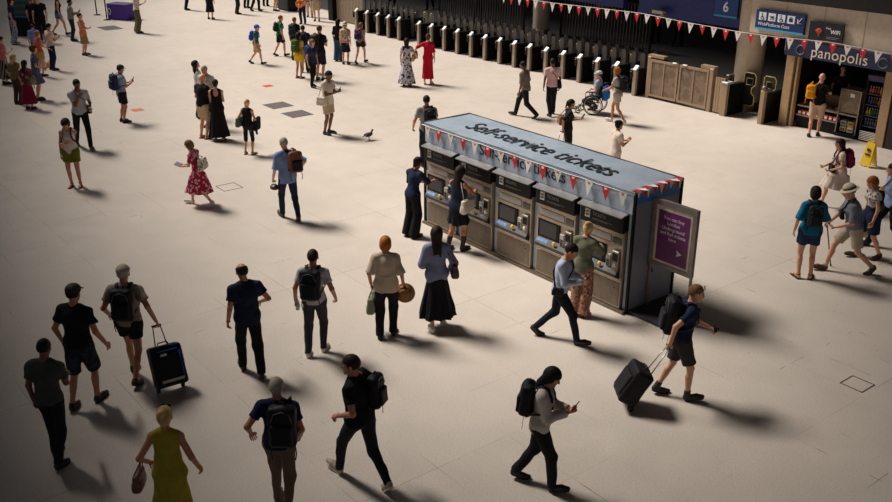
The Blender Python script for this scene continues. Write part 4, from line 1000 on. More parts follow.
        if bot in ('trousers', 'wide', 'slim', 'leggings', 'capri'):
            a_ = {'trousers': (.062, .052), 'wide': (.085, .10), 'slim': (.054, .040), 'leggings': (.047, .033), 'capri': (.048, .040)}[bot]
            bo2 = .006 if bot in ('leggings', 'capri') else bo
            q = [cone(f.hip['L'], f.hip['R'], .088 * s * fat + bo2, .088 * s * fat + bo2, k=.03), cone(f.pel, f.waist - Z * .04 * s, pw / tk + bo2, .118 * s * fat + bo2, Y, .78, flat=False, k=.03)]
            for sd in 'RL':
                lo_ = 1.0 if bot != 'capri' else .45
                kn, an = f.knee[sd], f.ank[sd]; e_ = kn + (an - kn) * (lo_ + (.06 if bot != 'capri' else 0)); 
                if bot == 'wide': e_ = kn + (an - kn) * 1.10
                q.append(cone(f.hip[sd], kn, .090 * s * fat + bo2 * .8, a_[0] * s + bo2, k=.03)); q.append(cone(kn, e_, a_[0] * s + bo2, a_[1] * s + bo2 * .8, flat=True, k=.02)); q.append(cone(kn, kn + (an - kn) * .1, a_[0] * s + bo2, a_[0] * s + bo2, k=.02))
            sdf_obj('trousers' if bot != 'leggings' else 'leggings', q, vs, bm, root, wr=wr, seed=len(PEOPLE) + 50)
        elif bot == 'shorts':
            L_ = o.get('shl', .8)
            q = [cone(f.hip['L'], f.hip['R'], .092 * s * fat + bo, .092 * s * fat + bo, k=.03), cone(f.pel, f.waist - Z * .04 * s, pw / tk + bo, .118 * s * fat + bo, Y, .78, k=.03)]
            for sd in 'RL': q.append(cone(f.hip[sd], f.hip[sd] + (f.knee[sd] - f.hip[sd]) * L_, .094 * s * fat + bo, .083 * s * fat + bo, flat=True, k=.035)); q.append(cone(f.hip[sd], f.hip[sd] + (f.knee[sd] - f.hip[sd]) * .1, .094 * s * fat + bo, .094 * s * fat + bo, k=.03))
            sdf_obj('shorts', q, vs, bm, root, wr=wr, seed=len(PEOPLE) + 50)
        elif bot == 'skirt':
            k_ = o.get('sk', dict(len=.55, flare=.26, fold=.02))
            sdf_obj('skirt', skirt_prims(.10, k_['len'], k_['flare'], k_.get('fold', .02)), vs, bm, root, wr=wr, seed=len(PEOPLE))
        nh = list(neckhole)
        if top == 'none': nh += [ellp(f.sh[sd] + SXv * (1 if sd == 'R' else -1) * .04 * s, (.05 * s, .07 * s, .08 * s), np.array([SXv, SYv, Z])) for sd in 'RL']
        if o.get('back'): nh += [ellp(f.nb - SYv * .11 * s - Z * .05 * s, (.10 * s, .08 * s, .12 * s), np.array([SXv, SYv, Z]))]
        sh_ = sdf_obj({'tee': 't_shirt', 'polo': 'polo_shirt', 'long': 'long_sleeved_top', 'none': 'sleeveless_top', 'cap': 'blouse', 'elbow': 'shirt'}[top], torso(off, hem, o.get('lo', 1.0)) + sleeves(sl, off), vs, tm, root, subs=nh + [rbox(f.pel - Z * (hem * s + .2), (.21, .25, .2), np.array([X, Y, Z]), .002)], wr=wr, seed=len(PEOPLE) + 7)
        if mid and top in ('polo', 'elbow', 'long') and o.get('collar', True):
            b = MB(); pts = [f.nb + SXv * .062 * s * math.sin(a) - SYv * .058 * s * math.cos(a) + Z * (.028 - .02 * (1 - math.cos(a)) / 2) * s for a in np.linspace(-2.6, 2.6, 14)]
            b.tube(pts, .012 * s, 6); b.build('collar', tm, sh_)
    # ---- shoes
    sm_ = o.get('shoe', mat('shoe_black', (26, 24, 24), .5, var=.05)); stype = o.get('stype', 'shoe')
    solem = o.get('sole', mat('sole_dark', (40, 36, 34), .7, var=0))
    for sd in 'RL':
        bk, upf, fw = f.foot[sd]; t0 = f.toe[sd]
        if stype in ('shoe', 'boot', 'ankle'):
            q = [cone(f.heel[sd] + upf * .045 * s - bk * .01 * s, f.ball[sd] + upf * .04 * s, .038 * s, .043 * s, k=.02), cone(f.ball[sd] + upf * .036 * s, t0 + upf * .030 * s - norm(t0 - f.ball[sd]) * -.005, .043 * s, .030 * s, k=.02), cone(f.heel[sd] + upf * .05 * s - bk * .02 * s, f.ank[sd] + upf * .0 * s, .036 * s, .042 * s, flat=False, k=.02)]
            if stype == 'boot': q.append(cone(f.ank[sd], f.ank[sd] + (f.knee[sd] - f.ank[sd]) * .55, .044 * s, .056 * s, flat=True, k=.03))
            if stype == 'ankle': q.append(cone(f.ank[sd], f.ank[sd] + (f.knee[sd] - f.ank[sd]) * .18, .044 * s, .046 * s, flat=True, k=.02))
            sb = [rbox((f.heel[sd] + f.ball[sd]) / 2 - upf * .1 * s, (.3, .3, .1 * s + .008), np.array([np.cross(fw, upf), -bk, upf]), .001)]
            so = sdf_obj('shoe' if stype != 'boot' else 'boot', q, min(vs, .014), sm_, root, subs=sb)
            b = MB(); side = norm(np.cross(-bk, upf)); out = [(-.036, -.0), (-.040, .08), (-.045, .17), (-.042, .22), (-.02, .255), (.02, .255), (.042, .22), (.045, .17), (.036, .08), (.036, 0), (.02, -.018), (-.02, -.018)]
            h0 = f.heel[sd] - bk * .01 * s
            def sp_(x, y, z, bk=bk, side=side, h0=h0, sd=sd, upf=upf):
                p = h0 + side * x * s + (-bk) * y * s
                if y > .17: p = f.ball[sd] + side * x * s + norm(f.toe[sd] - f.ball[sd]) * (y - .16) * s
                return p + upf * z * s
            b.prism(out, -.001, .016, fn=sp_); b.build('sole', solem, so)
        elif stype == 'sandal':
            b = MB(); side = norm(np.cross(-bk, upf)); b.obox((f.heel[sd] + f.ball[sd]) / 2 + upf * .004, np.array([side, -bk, upf]), (.042 * s, .115 * s, .009), 0); b.obox((f.toe[sd] + f.ball[sd]) / 2 + upf * .004, np.array([side, norm(f.toe[sd] - f.ball[sd]), upf]), (.042 * s, .045 * s, .009), 0)
            for yy in (.02, .05):
                c = f.ball[sd] + bk * yy * s; b.tube([c - side * .045 * s, c - side * .03 * s + upf * .055 * s, c + side * .03 * s + upf * .055 * s, c + side * .045 * s], .009, 5)
            b.tube([f.ank[sd] + norm(-bk) * .04 * math.cos(a) * s + side * .042 * math.sin(a) * s for a in np.linspace(0, 2 * PI, 12)], .008, 5); b.build('sandal', sm_, root)
    if o.get('socks'):
        q = []
        for sd in 'RL': MB().tube([f.ank[sd] - (f.knee[sd] - f.ank[sd]) * .02, f.ank[sd] + (f.knee[sd] - f.ank[sd]) * .16], [.042 * s, .043 * s], 12).build('sock', o['socks'], root)
    # ---- hair / hats
    hk = o.get('hair', 'short'); q = []; c0 = f.hc + f.HZ * .030 * hs - f.HY * .016 * hs
    facecut = [rbox(f.hc + f.HY * .13 * hs - f.HZ * .075 * hs, (.2, .095 * hs, .115 * hs), HA, .02)]
    if hk != 'bald':
        th_ = {'short': .006, 'crop': .003, 'bob': .016, 'long': .016, 'bun': .008, 'pony': .008, 'curly': .028, 'fringe': .014, 'rim': .008}[hk]
        q.append(ellp(c0, (.079 * hs + th_, .099 * hs + th_, .092 * hs + th_), HA, .01))
        q.append(cone(f.hc - f.HY * .05 * hs, f.hc - f.HY * .045 * hs - f.HZ * .045 * hs, .062 * hs + th_ * .5, .050 * hs + th_ * .4, k=.03))
        if hk == 'bob': q.append(ellp(f.hc - f.HY * .025 * hs - f.HZ * .035 * hs, (.095 * hs, .095 * hs, .085 * hs), HA, .03))
        if hk == 'long':
            for sg in (-1, 0, 1): q.append(cone(f.hc - f.HY * .045 * hs + f.HX * sg * .045 * hs, f.nb - SYv * .092 * s + SXv * sg * .042 * s - Z * (o.get('hl', .12) + .03 * sg * sg * (1 + .5 * sg)) * s, .052 * hs, .024 * hs, k=.035))
        if hk == 'bun': q.append(ellp(f.hc - f.HY * .10 * hs + f.HZ * .075 * hs, (.045 * hs,) * 3, HA, .015))
        if hk == 'pony':
            a = f.hc - f.HY * .11 * hs + f.HZ * .03 * hs; q.append(ellp(a, (.03 * hs,) * 3, HA, .01)); q.append(cone(a, a - f.HY * .05 - np.array([0, 0, .16 * hs]), .034 * hs, .018 * hs, k=.02))
        if hk == 'curly':
            rr = np.random.RandomState(len(PEOPLE))
            for i in range(26):
                d = norm(rr.normal(size=3)); d = d if d[1] < .3 or d[2] > .3 else -d
                q.append(ellp(c0 - f.HZ * .02 * hs + (f.HX * d[0] * .08 + f.HY * d[1] * .09 + f.HZ * d[2] * .09) * hs, (.034 * hs,) * 3, HA, .01))
        sb = list(facecut)
        if hk in ('short', 'crop', 'rim'):
            sb.append(rbox(f.hc - f.HZ * .125 * hs - f.HY * .04 * hs, (.2, .16 * hs, .082 * hs), HA, .01))
            for sg in (-1, 1): sb.append(ellp(f.hc + f.HX * sg * .09 * hs - f.HY * .0 * hs - f.HZ * .03 * hs, (.03 * hs, .035 * hs, .04 * hs), HA))
        if hk == 'rim': sb.append(ellp(c0 + f.HZ * .065 * hs + f.HY * .02 * hs, (.085 * hs, .10 * hs, .065 * hs), HA))
        sdf_obj('hair', q, min(vs, .012), hm, root, subs=sb, wr=.003 if near else 0, seed=3)
        if hk == 'pony' or o.get('hairband'): MB().ell(f.hc - f.HY * .115 * hs + f.HZ * .03 * hs, (.022 * hs,) * 3, HA).build('hair_tie', mat('tie', (40, 40, 60), .6), root)
    if o.get('cap'):
        cm_, back = o['cap'], o.get('capback', False); fy = -f.HY if back else f.HY
        cp = sdf_obj('cap', [ellp(c0 + f.HZ * .03 * hs, (.094 * hs, .114 * hs, .082 * hs), HA, .01)], min(vs, .011), cm_, root, subs=[rbox(f.hc - f.HZ * .10 * hs, (.3, .3, .127 * hs), HA, .002)])
        b = MB(); n_ = 9; v = []
        for k in (0, 1):
            for j in (0, 1):
                for i in range(n_):
                    a = PI * (i / (n_ - 1)); x = math.cos(a) * .082 * hs; y = (.075 + .03 * math.sin(a)) * hs + (0 if j == 0 else (.075 * math.sin(a) + .003) * hs)
                    v.append(c0 + f.HX * x + fy * y + f.HZ * (.022 - (0 if j == 0 else .018 * math.sin(a)) + .006 * k) * hs)
        fc_ = []
        for i in range(n_ - 1): fc_ += [(i, i + 1, n_ + i + 1, n_ + i), (2 * n_ + i, 3 * n_ + i, 3 * n_ + i + 1, 2 * n_ + i + 1), (n_ + i, n_ + i + 1, 3 * n_ + i + 1, 3 * n_ + i)]
        b.add(v, fc_); b.build('cap_peak', o.get('peak', cm_), cp)
    if o.get('hat'):
        hp_ = sdf_obj('sun_hat', [ellp(c0 + f.HZ * .035 * hs, (.096 * hs, .112 * hs, .095 * hs), HA, .01)], min(vs, .012), o['hat'], root, subs=[rbox(f.hc - f.HZ * .10 * hs, (.3, .3, .127 * hs), HA, .002)])
        b = MB(); b.lathe([(.085 * hs, .03 * hs), (.16 * hs, .012 * hs), (.165 * hs, .008 * hs), (.16 * hs, .006 * hs), (.085 * hs, .022 * hs)], c0, HA, 24); b.build('hat_brim', o['hat'], hp_)
        MB().lathe([(.100 * hs, .03 * hs), (.102 * hs, .055 * hs), (.098 * hs, .056 * hs)], c0, [f.HX, f.HY * 1.12, f.HZ], 20).build('hat_band', mat('hat_band', (60, 44, 36), .7), hp_)
    if o.get('glasses'):
        b = MB(); up_ = .055 if o['glasses'] == 'head' else .008; fy = .085 if o['glasses'] == 'eyes' else .06
        for sg in (-1, 1):
            c = f.hc + f.HX * sg * .034 * hs + f.HY * (fy + .012) * hs + f.HZ * (up_ + (.05 if o['glasses'] == 'head' else 0)) * hs; b.ell(c, (.026 * hs, .006 * hs, .018 * hs), HA, 0, 10, 5)
            b.tube([c + f.HX * sg * .024 * hs, f.hc + f.HX * sg * .085 * hs - f.HY * .01 * hs + f.HZ * (up_ + .01) * hs], .003, 4)
        b.build('sunglasses', mat('lens_black', (16, 16, 18), .15, var=0), root)
    return f

def carried(f, name, base, label, cat, group=None):
    """an Empty in the person's frame whose origin is at the thing's own base"""
    r = empty(name, f.wpt(base), -f.hdr, label, cat, group); return r, np.asarray(base, float)
def backpack(f, label, m, m2=None, size=1.0, sag=0, shift=0, group='backpacks worn on backs', name='backpack', tails=True):
    s = f.s * size; m2 = m2 or m; A = np.array([f.SX, f.SY, f.Z]); c = f.pel + f.Z * (.30 - sag) * f.s - f.SY * (.130 * f.s + .07 * s) + f.SX * shift * f.s
    r, o = carried(f, name, c - f.Z * .24 * s, label, 'backpack', group); vs = min(f.vs, .014)
    bd = sdf_obj('bag_body', [rbox(c, (.15 * s, .085 * s, .23 * s), A, .06 * s, .02), ellp(c + f.Z * .12 * s - f.SY * .01 * s, (.135 * s, .09 * s, .13 * s), A, .03)], vs, m, r, o, wr=.005 if f.near else 0, seed=4)
    sdf_obj('front_pocket', [rbox(c - f.SY * .09 * s - f.Z * .07 * s, (.115 * s, .035 * s, .12 * s), A, .03 * s, .01)], vs, m2, r, o, wr=.003 if f.near else 0)
    b = MB(); b.tube([c + f.SX * x * s - f.SY * .088 * s + f.Z * z * s for x, z in ((-.11, .08), (-.08, .17), (0, .2), (.08, .17), (.11, .08))], .006 * s, 5); b.build('zip', mat('zip_grey', (90, 90, 92), .4), r, o)
    for sg in (-1, 1):
        sh = f.sh['R' if sg > 0 else 'L']; so = f.nb + f.SX * sg * .095 * f.s
        if shift: so = so + f.SX * shift * .5 * f.s
        k = f.s; pts = [c + f.SX * sg * .08 * s + f.SY * .07 * s + f.Z * .19 * s, so - f.SY * .03 * k + f.Z * .055 * k, so + f.SY * .05 * k + f.Z * .035 * k, so + f.SY * .115 * k - f.Z * .09 * k, so + f.SX * sg * .03 * k + f.SY * .135 * k - f.Z * .20 * k, f.waist + f.SX * sg * .17 * k + f.SY * .04 * k + f.Z * .05 * k, c + f.SX * sg * .13 * s + f.SY * .06 * s - f.Z * .17 * s]
        MB().tube(pts, .022 * k, 8, flat=(f.SY, .35)).build('shoulder_strap', m2, r, o)
    MB().tube([c + f.SX * -.04 * s + f.Z * .225 * s, c + f.SX * -.03 * s + f.Z * .27 * s, c + f.SX * .03 * s + f.Z * .27 * s, c + f.SX * .04 * s + f.Z * .225 * s], .009 * s, 6).build('top_handle', m2, r, o)
    if tails:
        for sg in (-1, 1): q = c + f.SX * sg * .12 * s - f.Z * .2 * s; MB().tube([q, q - f.Z * .12 * s + f.SX * sg * .015, q - f.Z * .2 * s], .008, 5, flat=(f.SY, .4)).build('strap_tail', m2, r, o)
    return r
def suitcase(f, hand, label, m, dims, tilt, side=0, back=.55, trim=None, handle=None, down=.0, yaw=0, lying=0):
    """a wheeled case pulled by the hand: base corner on the floor behind, handle to the hand"""
    h = f.grip[hand]; w_, d_, H_ = dims
    ax_dir = rotm(np.array([0, -1., 0]), [0, 0, 1], yaw)
    wheel = h * np.array([1, 1, 0]) + ax_dir * back + np.array([side, 0, 0])
    up_ = norm(h - wheel - np.array([0, 0, .04])); X_ = norm(np.cross(up_, np.array([0, 0, 1.])) + np.array([1e-6, 0, 0]))
    if abs(np.cross(up_, [0, 0, 1.])).max() < .05: X_ = norm(np.cross(-ax_dir, [0, 0, 1.]))
    Y_ = np.cross(up_, X_)
    if Y_[2] < 0: Y_ = -Y_; X_ = -X_
    A = np.array([X_, Y_, up_]); b0 = wheel + np.array([0, 0, .045]); cc = b0 + up_ * (H_ / 2 + .03) + Y_ * (d_ / 2 - .03)
    r, o = carried(f, 'suitcase', wheel, label, 'suitcase', 'wheeled suitcases')
    sdf_obj('case_body', [rbox(cc, (w_ / 2, d_ / 2, H_ / 2), A, .05, .01)], .014, m, r, o, wr=.003)
    sdf_obj('front_pocket', [rbox(cc + Y_ * (d_ / 2) - up_ * .03, (w_ / 2 - .05, .03, H_ / 2 - .1), A, .025, .01)], .014, m, r, o)
    for sg in (-1, 1):
        c = b0 + X_ * sg * (w_ / 2 - .05); b = MB(); b.tube([c - X_ * .02, c + X_ * .02], .045, 14); b.build('wheel', mat('wheel_black', (24, 24, 26), .5), r, o)
        t = cc + up_ * H_ / 2 - Y_ * (d_ / 2 - .04) + X_ * sg * .09; MB().tube([t - up_ * .05, h + X_ * sg * .055 - up_ * .01], .009, 8).build('handle_tube', handle or mat('handle_metal', (190, 186, 180), .3, .7), r, o)
    MB().tube([h - X_ * .07, h + X_ * .07], .014, 8).build('handle_grip', mat('grip_black', (24, 24, 24), .5), r, o)
    b = MB(); c = cc + up_ * (H_ / 2 + .01); b.tube([c - X_ * .08, c - X_ * .06 + up_ * .03, c + X_ * .06 + up_ * .03, c + X_ * .08], .01, 6); b.build('carry_handle', mat('grip_black', (24, 24, 24), .5), r, o)
    if trim:
        b = MB(); k = cc + Y_ * (d_ / 2 + .034); b.obox(k - up_ * (H_ / 2 - .09) , A, (w_ / 2 - .07, .006, .02)); b.build('bottom_trim', trim, r, o)
        b = MB(); b.obox(k + up_ * (H_ / 2 - .13) + X_ * .06, A, (.045, .006, .018)); b.build('badge', mat('badge_pale', (190, 200, 215), .4), r, o)
        b = MB(); b.tube([k - X_ * (w_ / 2 - .06) + up_ * a for a in (-.22, 0, .2)], .007, 5); b.tube([k - X_ * (w_ / 2 - .09) + up_ * (H_ / 2 - .07), k + X_ * (w_ / 2 - .09) + up_ * (H_ / 2 - .07)], .010, 5); b.build('blue_zip', mat('zip_blue', (30, 80, 190), .4, var=0), r, o)
    return r
def handbag(f, sd, label, m, kind='hand', size=1.0, name='handbag', group=None, cat='bag', dz=0, out=0, fy=0):
    s = f.s * size; sg = 1 if sd == 'R' else -1
    A = np.array([f.SY, f.SX, np.array([0, 0, 1.])]) if kind != 'front' else np.array([f.SX, f.SY, np.array([0, 0, 1.])])
    if kind == 'hand': hk = f.grip[sd]; c = hk - np.array([0, 0, (.26 + dz) * s]) + f.SX * sg * (.03 + out)
    elif kind == 'shoulder': hk = f.sh[sd] + f.Z * .05 * f.s - f.SX * sg * .05 * f.s; c = f.pel + f.Z * (.10 - dz) * f.s + f.SX * sg * (.235 + out) * f.s + f.SY * (-.03 + fy) * f.s
    elif kind == 'cross': hk = f.nb + f.Z * .03 * f.s - f.SX * sg * .09 * f.s; c = f.pel + f.Z * (.02 - dz) * f.s + f.SX * sg * (.20 + out) * f.s + f.SY * (.02 + fy) * f.s
    elif kind == 'front': hk = f.nb + f.Z * .03 * f.s - f.SX * sg * .06 * f.s; c = f.pel + f.Z * (.10 - dz) * f.s + f.SY * (.19 + fy) * f.s + f.SX * sg * out
    elif kind == 'elbow': hk = f.elb[sd] + (f.wr[sd] - f.elb[sd]) * .25; c = hk - np.array([0, 0, (.25 + dz) * s]) + f.SX * sg * (.03 + out)
    elif kind == 'back': hk = f.nb + f.SX * sg * .1 * f.s + f.Z * .04 * f.s; c = f.pel + f.Z * (.22 - dz) * f.s - f.SY * (.21 + fy) * f.s + f.SX * sg * (.05 + out) * f.s; A = np.array([f.SX, f.SY, np.array([0, 0, 1.])])
    r, o = carried(f, name, c - np.array([0, 0, .13 * s]), label, cat, group)
    sdf_obj('bag_body', [rbox(c, (.15 * s, .05 * s, .12 * s), A, .035 * s, .01), rbox(c - A[2] * .05 * s, (.155 * s, .06 * s, .07 * s), A, .035 * s, .03)], min(f.vs, .014), m, r, o, wr=.004 if f.near else 0)
    if kind in ('cross', 'front', 'back', 'shoulder'):
        side = 1 if kind in ('shoulder',) else 0
        up1 = c + A[0] * .10 * s + A[2] * .10 * s; up2 = c - A[0] * .10 * s + A[2] * .10 * s
        if kind == 'cross' or kind == 'front':
            k = f.s; pts = [up1, f.chest + f.SY * .14 * k + f.SX * sg * .06 * k, f.chest + f.SY * .135 * k - f.SX * sg * .04 * k + f.Z * .06 * k, hk + f.SY * .06 * k, hk + f.Z * .012 - f.SY * .02 * k, f.chest - f.SY * .125 * k - f.SX * sg * .02 * k + f.Z * .04 * k, f.chest - f.SY * .14 * k + f.SX * sg * .06 * k - f.Z * .06 * k, up2]
            MB().tube(pts, .014 * k, 6, flat=(f.SX, .5)).build('strap', m, r, o)
        else: MB().tube([up1, hk + f.SY * .05 * f.s, hk + f.Z * .02, hk - f.SY * .05 * f.s, up2], .010 * f.s, 6).build('strap', m, r, o)
    else:
        for q in (-1, 1): MB().tube([c + A[0] * .09 * s + A[1] * q * .03 * s + A[2] * .1 * s, hk + A[0] * .03 * s + A[1] * q * .004, hk - A[0] * .03 * s + A[1] * q * .004, c - A[0] * .09 * s + A[1] * q * .03 * s + A[2] * .1 * s], .007 * s, 6).build('strap', m, r, o)
    return r
def phone(f, sd, label, name='phone', m=None):
    g = f.grip[sd]; d = f.hdir[sd]; u = norm(d * .5 + np.array([0, 0, .55])); x = norm(np.cross(u, f.SY) + 1e-6); y = np.cross(x, u)
    r, o = carried(f, name, g, label, 'phone', 'phones held in hands'); A = np.array([x, u, y])
    b = MB(); b.obox(g + u * .045, A, (.037, .075, .005), 0, .004); b.build('phone_body', mat('phone_black', (20, 20, 24), .25, var=0), r, o)
    MB().obox(g + u * .045 + y * (.006 if y @ (f.hc - g) > 0 else -.006), A, (.033, .069, .0008)).build('phone_screen', mat('phone_glass', (60, 66, 76), .1, var=0), r, o)
    return r
def cup(f, sd, label, col=(220, 210, 196), bottle=False, cat='cup'):
    g = f.grip[sd]; r, o = carried(f, 'bottle' if bottle else 'paper_cup', g - np.array([0, 0, .07]), label, 'bottle' if bottle else 'cup')
    if bottle: MB().lathe([(0, -.09), (.032, -.09), (.034, .03), (.015, .07), (.015, .10)], g, n=14).build('bottle_body', mat('bottle', col, .2), r, o); MB().lathe([(.017, .095), (.017, .12), (0, .12)], g, n=12).build('cap', white, r, o)
    else: MB().lathe([(0, -.05), (.027, -.05), (.038, .06)], g, n=14).build('cup_body', mat('cup', col, .6), r, o); MB().lathe([(.040, .058), (.040, .07), (0, .072)], g, n=14).build('lid', white, r, o)
    return r
def thing_sdf(f, name, base, label, cat, part, prims, m, group=None, vs=.012):
    r, o = carried(f, name, base, label, cat, group); return r, o, sdf_obj(part, prims, vs, m, r, o)

# ------------------------------------------------------------------ the cast
BLK = (24, 24, 27); NVY = (24, 34, 66)
leather = mat('brown_leather', (112, 66, 40), .45); blackbag = mat('black_nylon', (26, 26, 30), .6, bump=.2); canvas = mat('canvas', (206, 196, 176), .8)
w_shoe = mat('shoe_white', (220, 212, 200), .6, var=.05); w_sole = mat('sole_white', (230, 225, 215), .6, var=0); b_shoe = mat('shoe_brown', (86, 52, 34), .5); g_shoe = mat('shoe_grey', (130, 124, 116), .6)
WB = dict(shoe=w_shoe, sole=w_sole)

# ---- foreground
f = person('blonde woman in a sleeveless mustard-green dress seen from behind at the bottom left', (163, 406), (178, 538), -4, w=True, dress=dict(len=.62, flare=.24, fold=.02), tm=fab((166, 148, 44)), hair='bun', hc='blonde', armL=((.10, .06, -.38), 50), armR=((.16, .08, -.46), 30), glasses='head', stride=.25, stype='sandal', fat=1.08, hpitch=8, skin='m')
handbag(f, 'L', 'small brown handbag on the left arm of the woman in the mustard dress', leather, 'elbow', .85, dz=.06, out=.03)
MB().tube([f.wr['R'] + (np.array([math.cos(a) * .032, math.sin(a) * .032, 0])) for a in np.linspace(0, 2 * PI, 12)], .006, 5).build('bracelet', mat('gold', (190, 150, 70), .3, .8), f.root)
f = person('man in dark grey t-shirt and dark trousers with a bottle at far lower left', (42, 338), (60, 460), 8, tm=fab((66, 68, 64)), bm=fab((28, 30, 36)), bot='slim', stride=-.32, skin='d', hc='black', hair='crop', armL='down', armR='phonelow', hpitch=12)
f.o['x'] = 1; cup(f, 'R', 'clear drinks bottle in the right hand of the man in dark grey', (150, 130, 120), True)
f = person('man in black t-shirt, dark shorts and black cap on the left', (70, 284), (88, 404), 8, tm=fab((20, 20, 23)), bot='shorts', bm=fab((28, 34, 46), 'camo', (48, 54, 66), scale=14), shl=.98, stride=.3, skin='m', hair='short', hc='black', cap=mat('cap_black', (22, 22, 24), .7), loose=.024, armL=((.12, .04, -.48), 35), armR=((.17, .06, -.46), 30))
f = person('young man in beige t-shirt and black shorts pulling a black suitcase at left', (121, 265), (136, 378), 4, tm=fab((150, 132, 118)), bot='shorts', bm=fab(BLK), shl=.55, stride=-.5, skin='m', hair='short', hc='grey', cap=mat('cap_beige', (168, 152, 134), .8), armL=((.12, .12, -.42), 35), armR=((.22, -.10, -.44), 75), loose=.026, shoe=mat('shoe_dark', (44, 34, 32), .6), lean=3)
backpack(f, 'black backpack worn by the man pulling the suitcase at left', blackbag)
suitcase(f, 'R', 'large black soft suitcase with blue zips pulled at the left', mat('case_black', (17, 18, 24), .5, bump=.2), (.46, .26, .60), 0, side=.22, back=.28, trim=mat('trim_pale', (176, 172, 168), .5), handle=mat('handle_dark', (40, 40, 44), .4))
f = person('balding man in navy shirt and black trousers walking away at centre left', (238, 263), (252, 373), -20, tm=fab((26, 34, 58)), bm=fab((20, 20, 24)), stride=-.42, skin='m', hair='rim', hc='dark', top='polo', hem=.12, lo=1.06, loose=.024, armL=((.10, .03, -.50), 35), armR=((.12, .16, -.34), 60), hpitch=12, twist=6)
MB().tube([f.wr['L'] + f.hdir['L'] * -.01 + (f.SY * math.cos(a) + np.cross(f.hdir['L'], f.SY) * math.sin(a)) * .031 for a in np.linspace(0, 2 * PI, 12)], .008, 5).build('wristwatch', mat('watch', (60, 50, 46), .3, .5), f.root)
f = person('man in white t-shirt and grey jeans with black backpack at centre left', (310, 249), (317, 352), 4, tm=fab((198, 190, 194)), bm=fab((56, 56, 60)), bot='slim', stride=.2, skin='m', hair='short', hc='dark', armL=((.13, .0, -.50), 60), armR=((.14, .06, -.44), 50), **WB)
backpack(f, 'large black backpack worn over the white t-shirt at centre left', mat('pack_black', (20, 22, 32), .6), size=1.05)
cup(f, 'L', 'small metal bottle held by the man in a white t-shirt', (180, 184, 190), True)
f = person('grey-haired man in navy t-shirt and tan trousers at the bottom edge', (272, 377), (284, 508), 6, tm=fab((22, 30, 62)), bm=fab((100, 82, 66)), bot='slim', stride=-.35, skin='m', hair='crop', hc='grey', top='polo', armL=((.16, .02, -.38), 45), armR='pocket', hpitch=-2, shoe=b_shoe, fat=1.05)
backpack(f, 'black backpack slung on the right side of the man in navy at the bottom', mat('pack_black2', (22, 22, 25), .5), size=1.08, shift=.09)
f = person('man in a black t-shirt and dark jeans with pale trainers striding at bottom centre', (345, 355), (362, 482), -40, tm=fab((18, 18, 20)), bm=fab((24, 28, 38)), bot='slim', stride=-.80, skin='m', hair='short', hc='dark', armL=((.04, .12, -.34), 60), armR=((.10, -.10, -.44), 45), hyaw=-20, twist=18, shoe=mat('trainer', (160, 148, 128), .6), sole=w_sole, wide=1.05, hmax=1.92)
backpack(f, 'black backpack hanging off the right shoulder of the man in black', blackbag, size=.85, shift=.13)
f = person('woman with ginger bob, beige blouse and black trousers at centre', (388, 236), (387, 335), 2, w=True, top='elbow', tm=fab((190, 172, 152)), bm=fab((26, 26, 30)), stride=.16, hair='bob', hc='ginger', armL=((.10, .02, -.47), 70), armR=((.12, .06, -.46), 65), hem=.12, loose=.028, lo=1.08, shoe=mat('shoe_black', (26, 24, 24), .5, var=.05), skin='m', fat=1.06)
r, o_ = carried(f, 'straw_hat', f.grip['R'] - np.array([0, 0, .12]), 'round straw hat held in the right hand of the ginger-haired woman', 'hat')
sm2 = mat('straw', (150, 106, 62), .8, pattern='stripe', col2=(128, 86, 48), scale=14)
hc_ = f.grip['R'] + np.array([.05, -.0, -.13]); hax = [(0, .15, 1), (1, 0, 0), norm((0, -1, .15))]
MB().lathe([(0, .09), (.06, .088), (.085, .07), (.095, .0), (.16, -.006), (.165, -.012), (.09, -.012)], hc_, hax, 26).build('straw_crown', sm2, r, o_)
MB().lathe([(.097, .005), (.096, .03), (.092, .031)], hc_, hax, 26).build('hat_ribbon', mat('hat_ribbon', (70, 44, 30), .7), r, o_)
handbag(f, 'L', 'sage green soft bag in the left hand of the ginger-haired woman', mat('sage_canvas', (122, 128, 100), .8), 'hand', 1.15)
f = person('woman with long dark hair in a pale blue blouse and long black skirt at centre', (430, 226), (437, 327), -10, w=True, top='long', tm=fab((132, 136, 166), 'vstripe', (114, 120, 152), scale=20), bot='skirt', bm=fab((24, 24, 28)), sk=dict(len=.72, flare=.30, fold=.035), stride=.25, hair='long', hc='dark', armL=((-.02, .24, -.28), 60), armR=((.08, .10, -.40), 45), hem=.14, loose=.024, hyaw=10, **WB)
handbag(f, 'R', 'dark brown leather bag on the shoulder of the woman in the pale blue blouse', mat('bag_dark', (52, 44, 40), .5), 'shoulder', 1.0, out=.04)
phone(f, 'L', 'phone held by the woman in the pale blue blouse')
f = person('man in light blue shirt striding and reading a phone before the kiosk', (561, 245), (557, 340), 102, top='long', tm=fab((168, 178, 200)), bm=fab((22, 26, 40)), bot='slim', stride=.78, skin='m', hair='short', hc='black', armL='phone', armR='phone', hpitch=24, lean=8, shoe=mat('shoe_black', (26, 24, 24), .5, var=.05))
phone(f, 'R', 'phone read by the striding man in a light blue shirt')
handbag(f, 'R', 'thin dark crossbody bag on the striding man in the light blue shirt', blackbag, 'cross', .55, out=-.04)
f = person('young woman in white sweatshirt and black trousers looking down at a phone', (546, 363), (537, 485), 98, w=True, top='long', tm=fab((196, 186, 176)), bm=fab((26, 26, 30)), bot='trousers', stride=.52, skin='m', hair='long', hl=-.06, hc='black', armL='phone', armR='phone', hpitch=26, lean=5, collar=False, loose=.026, H=1.70, stype='ankle', hem=.10)
backpack(f, 'black backpack worn by the woman in the white sweatshirt', blackbag, size=.95)
phone(f, 'R', 'phone held low by the woman in the white sweatshirt')
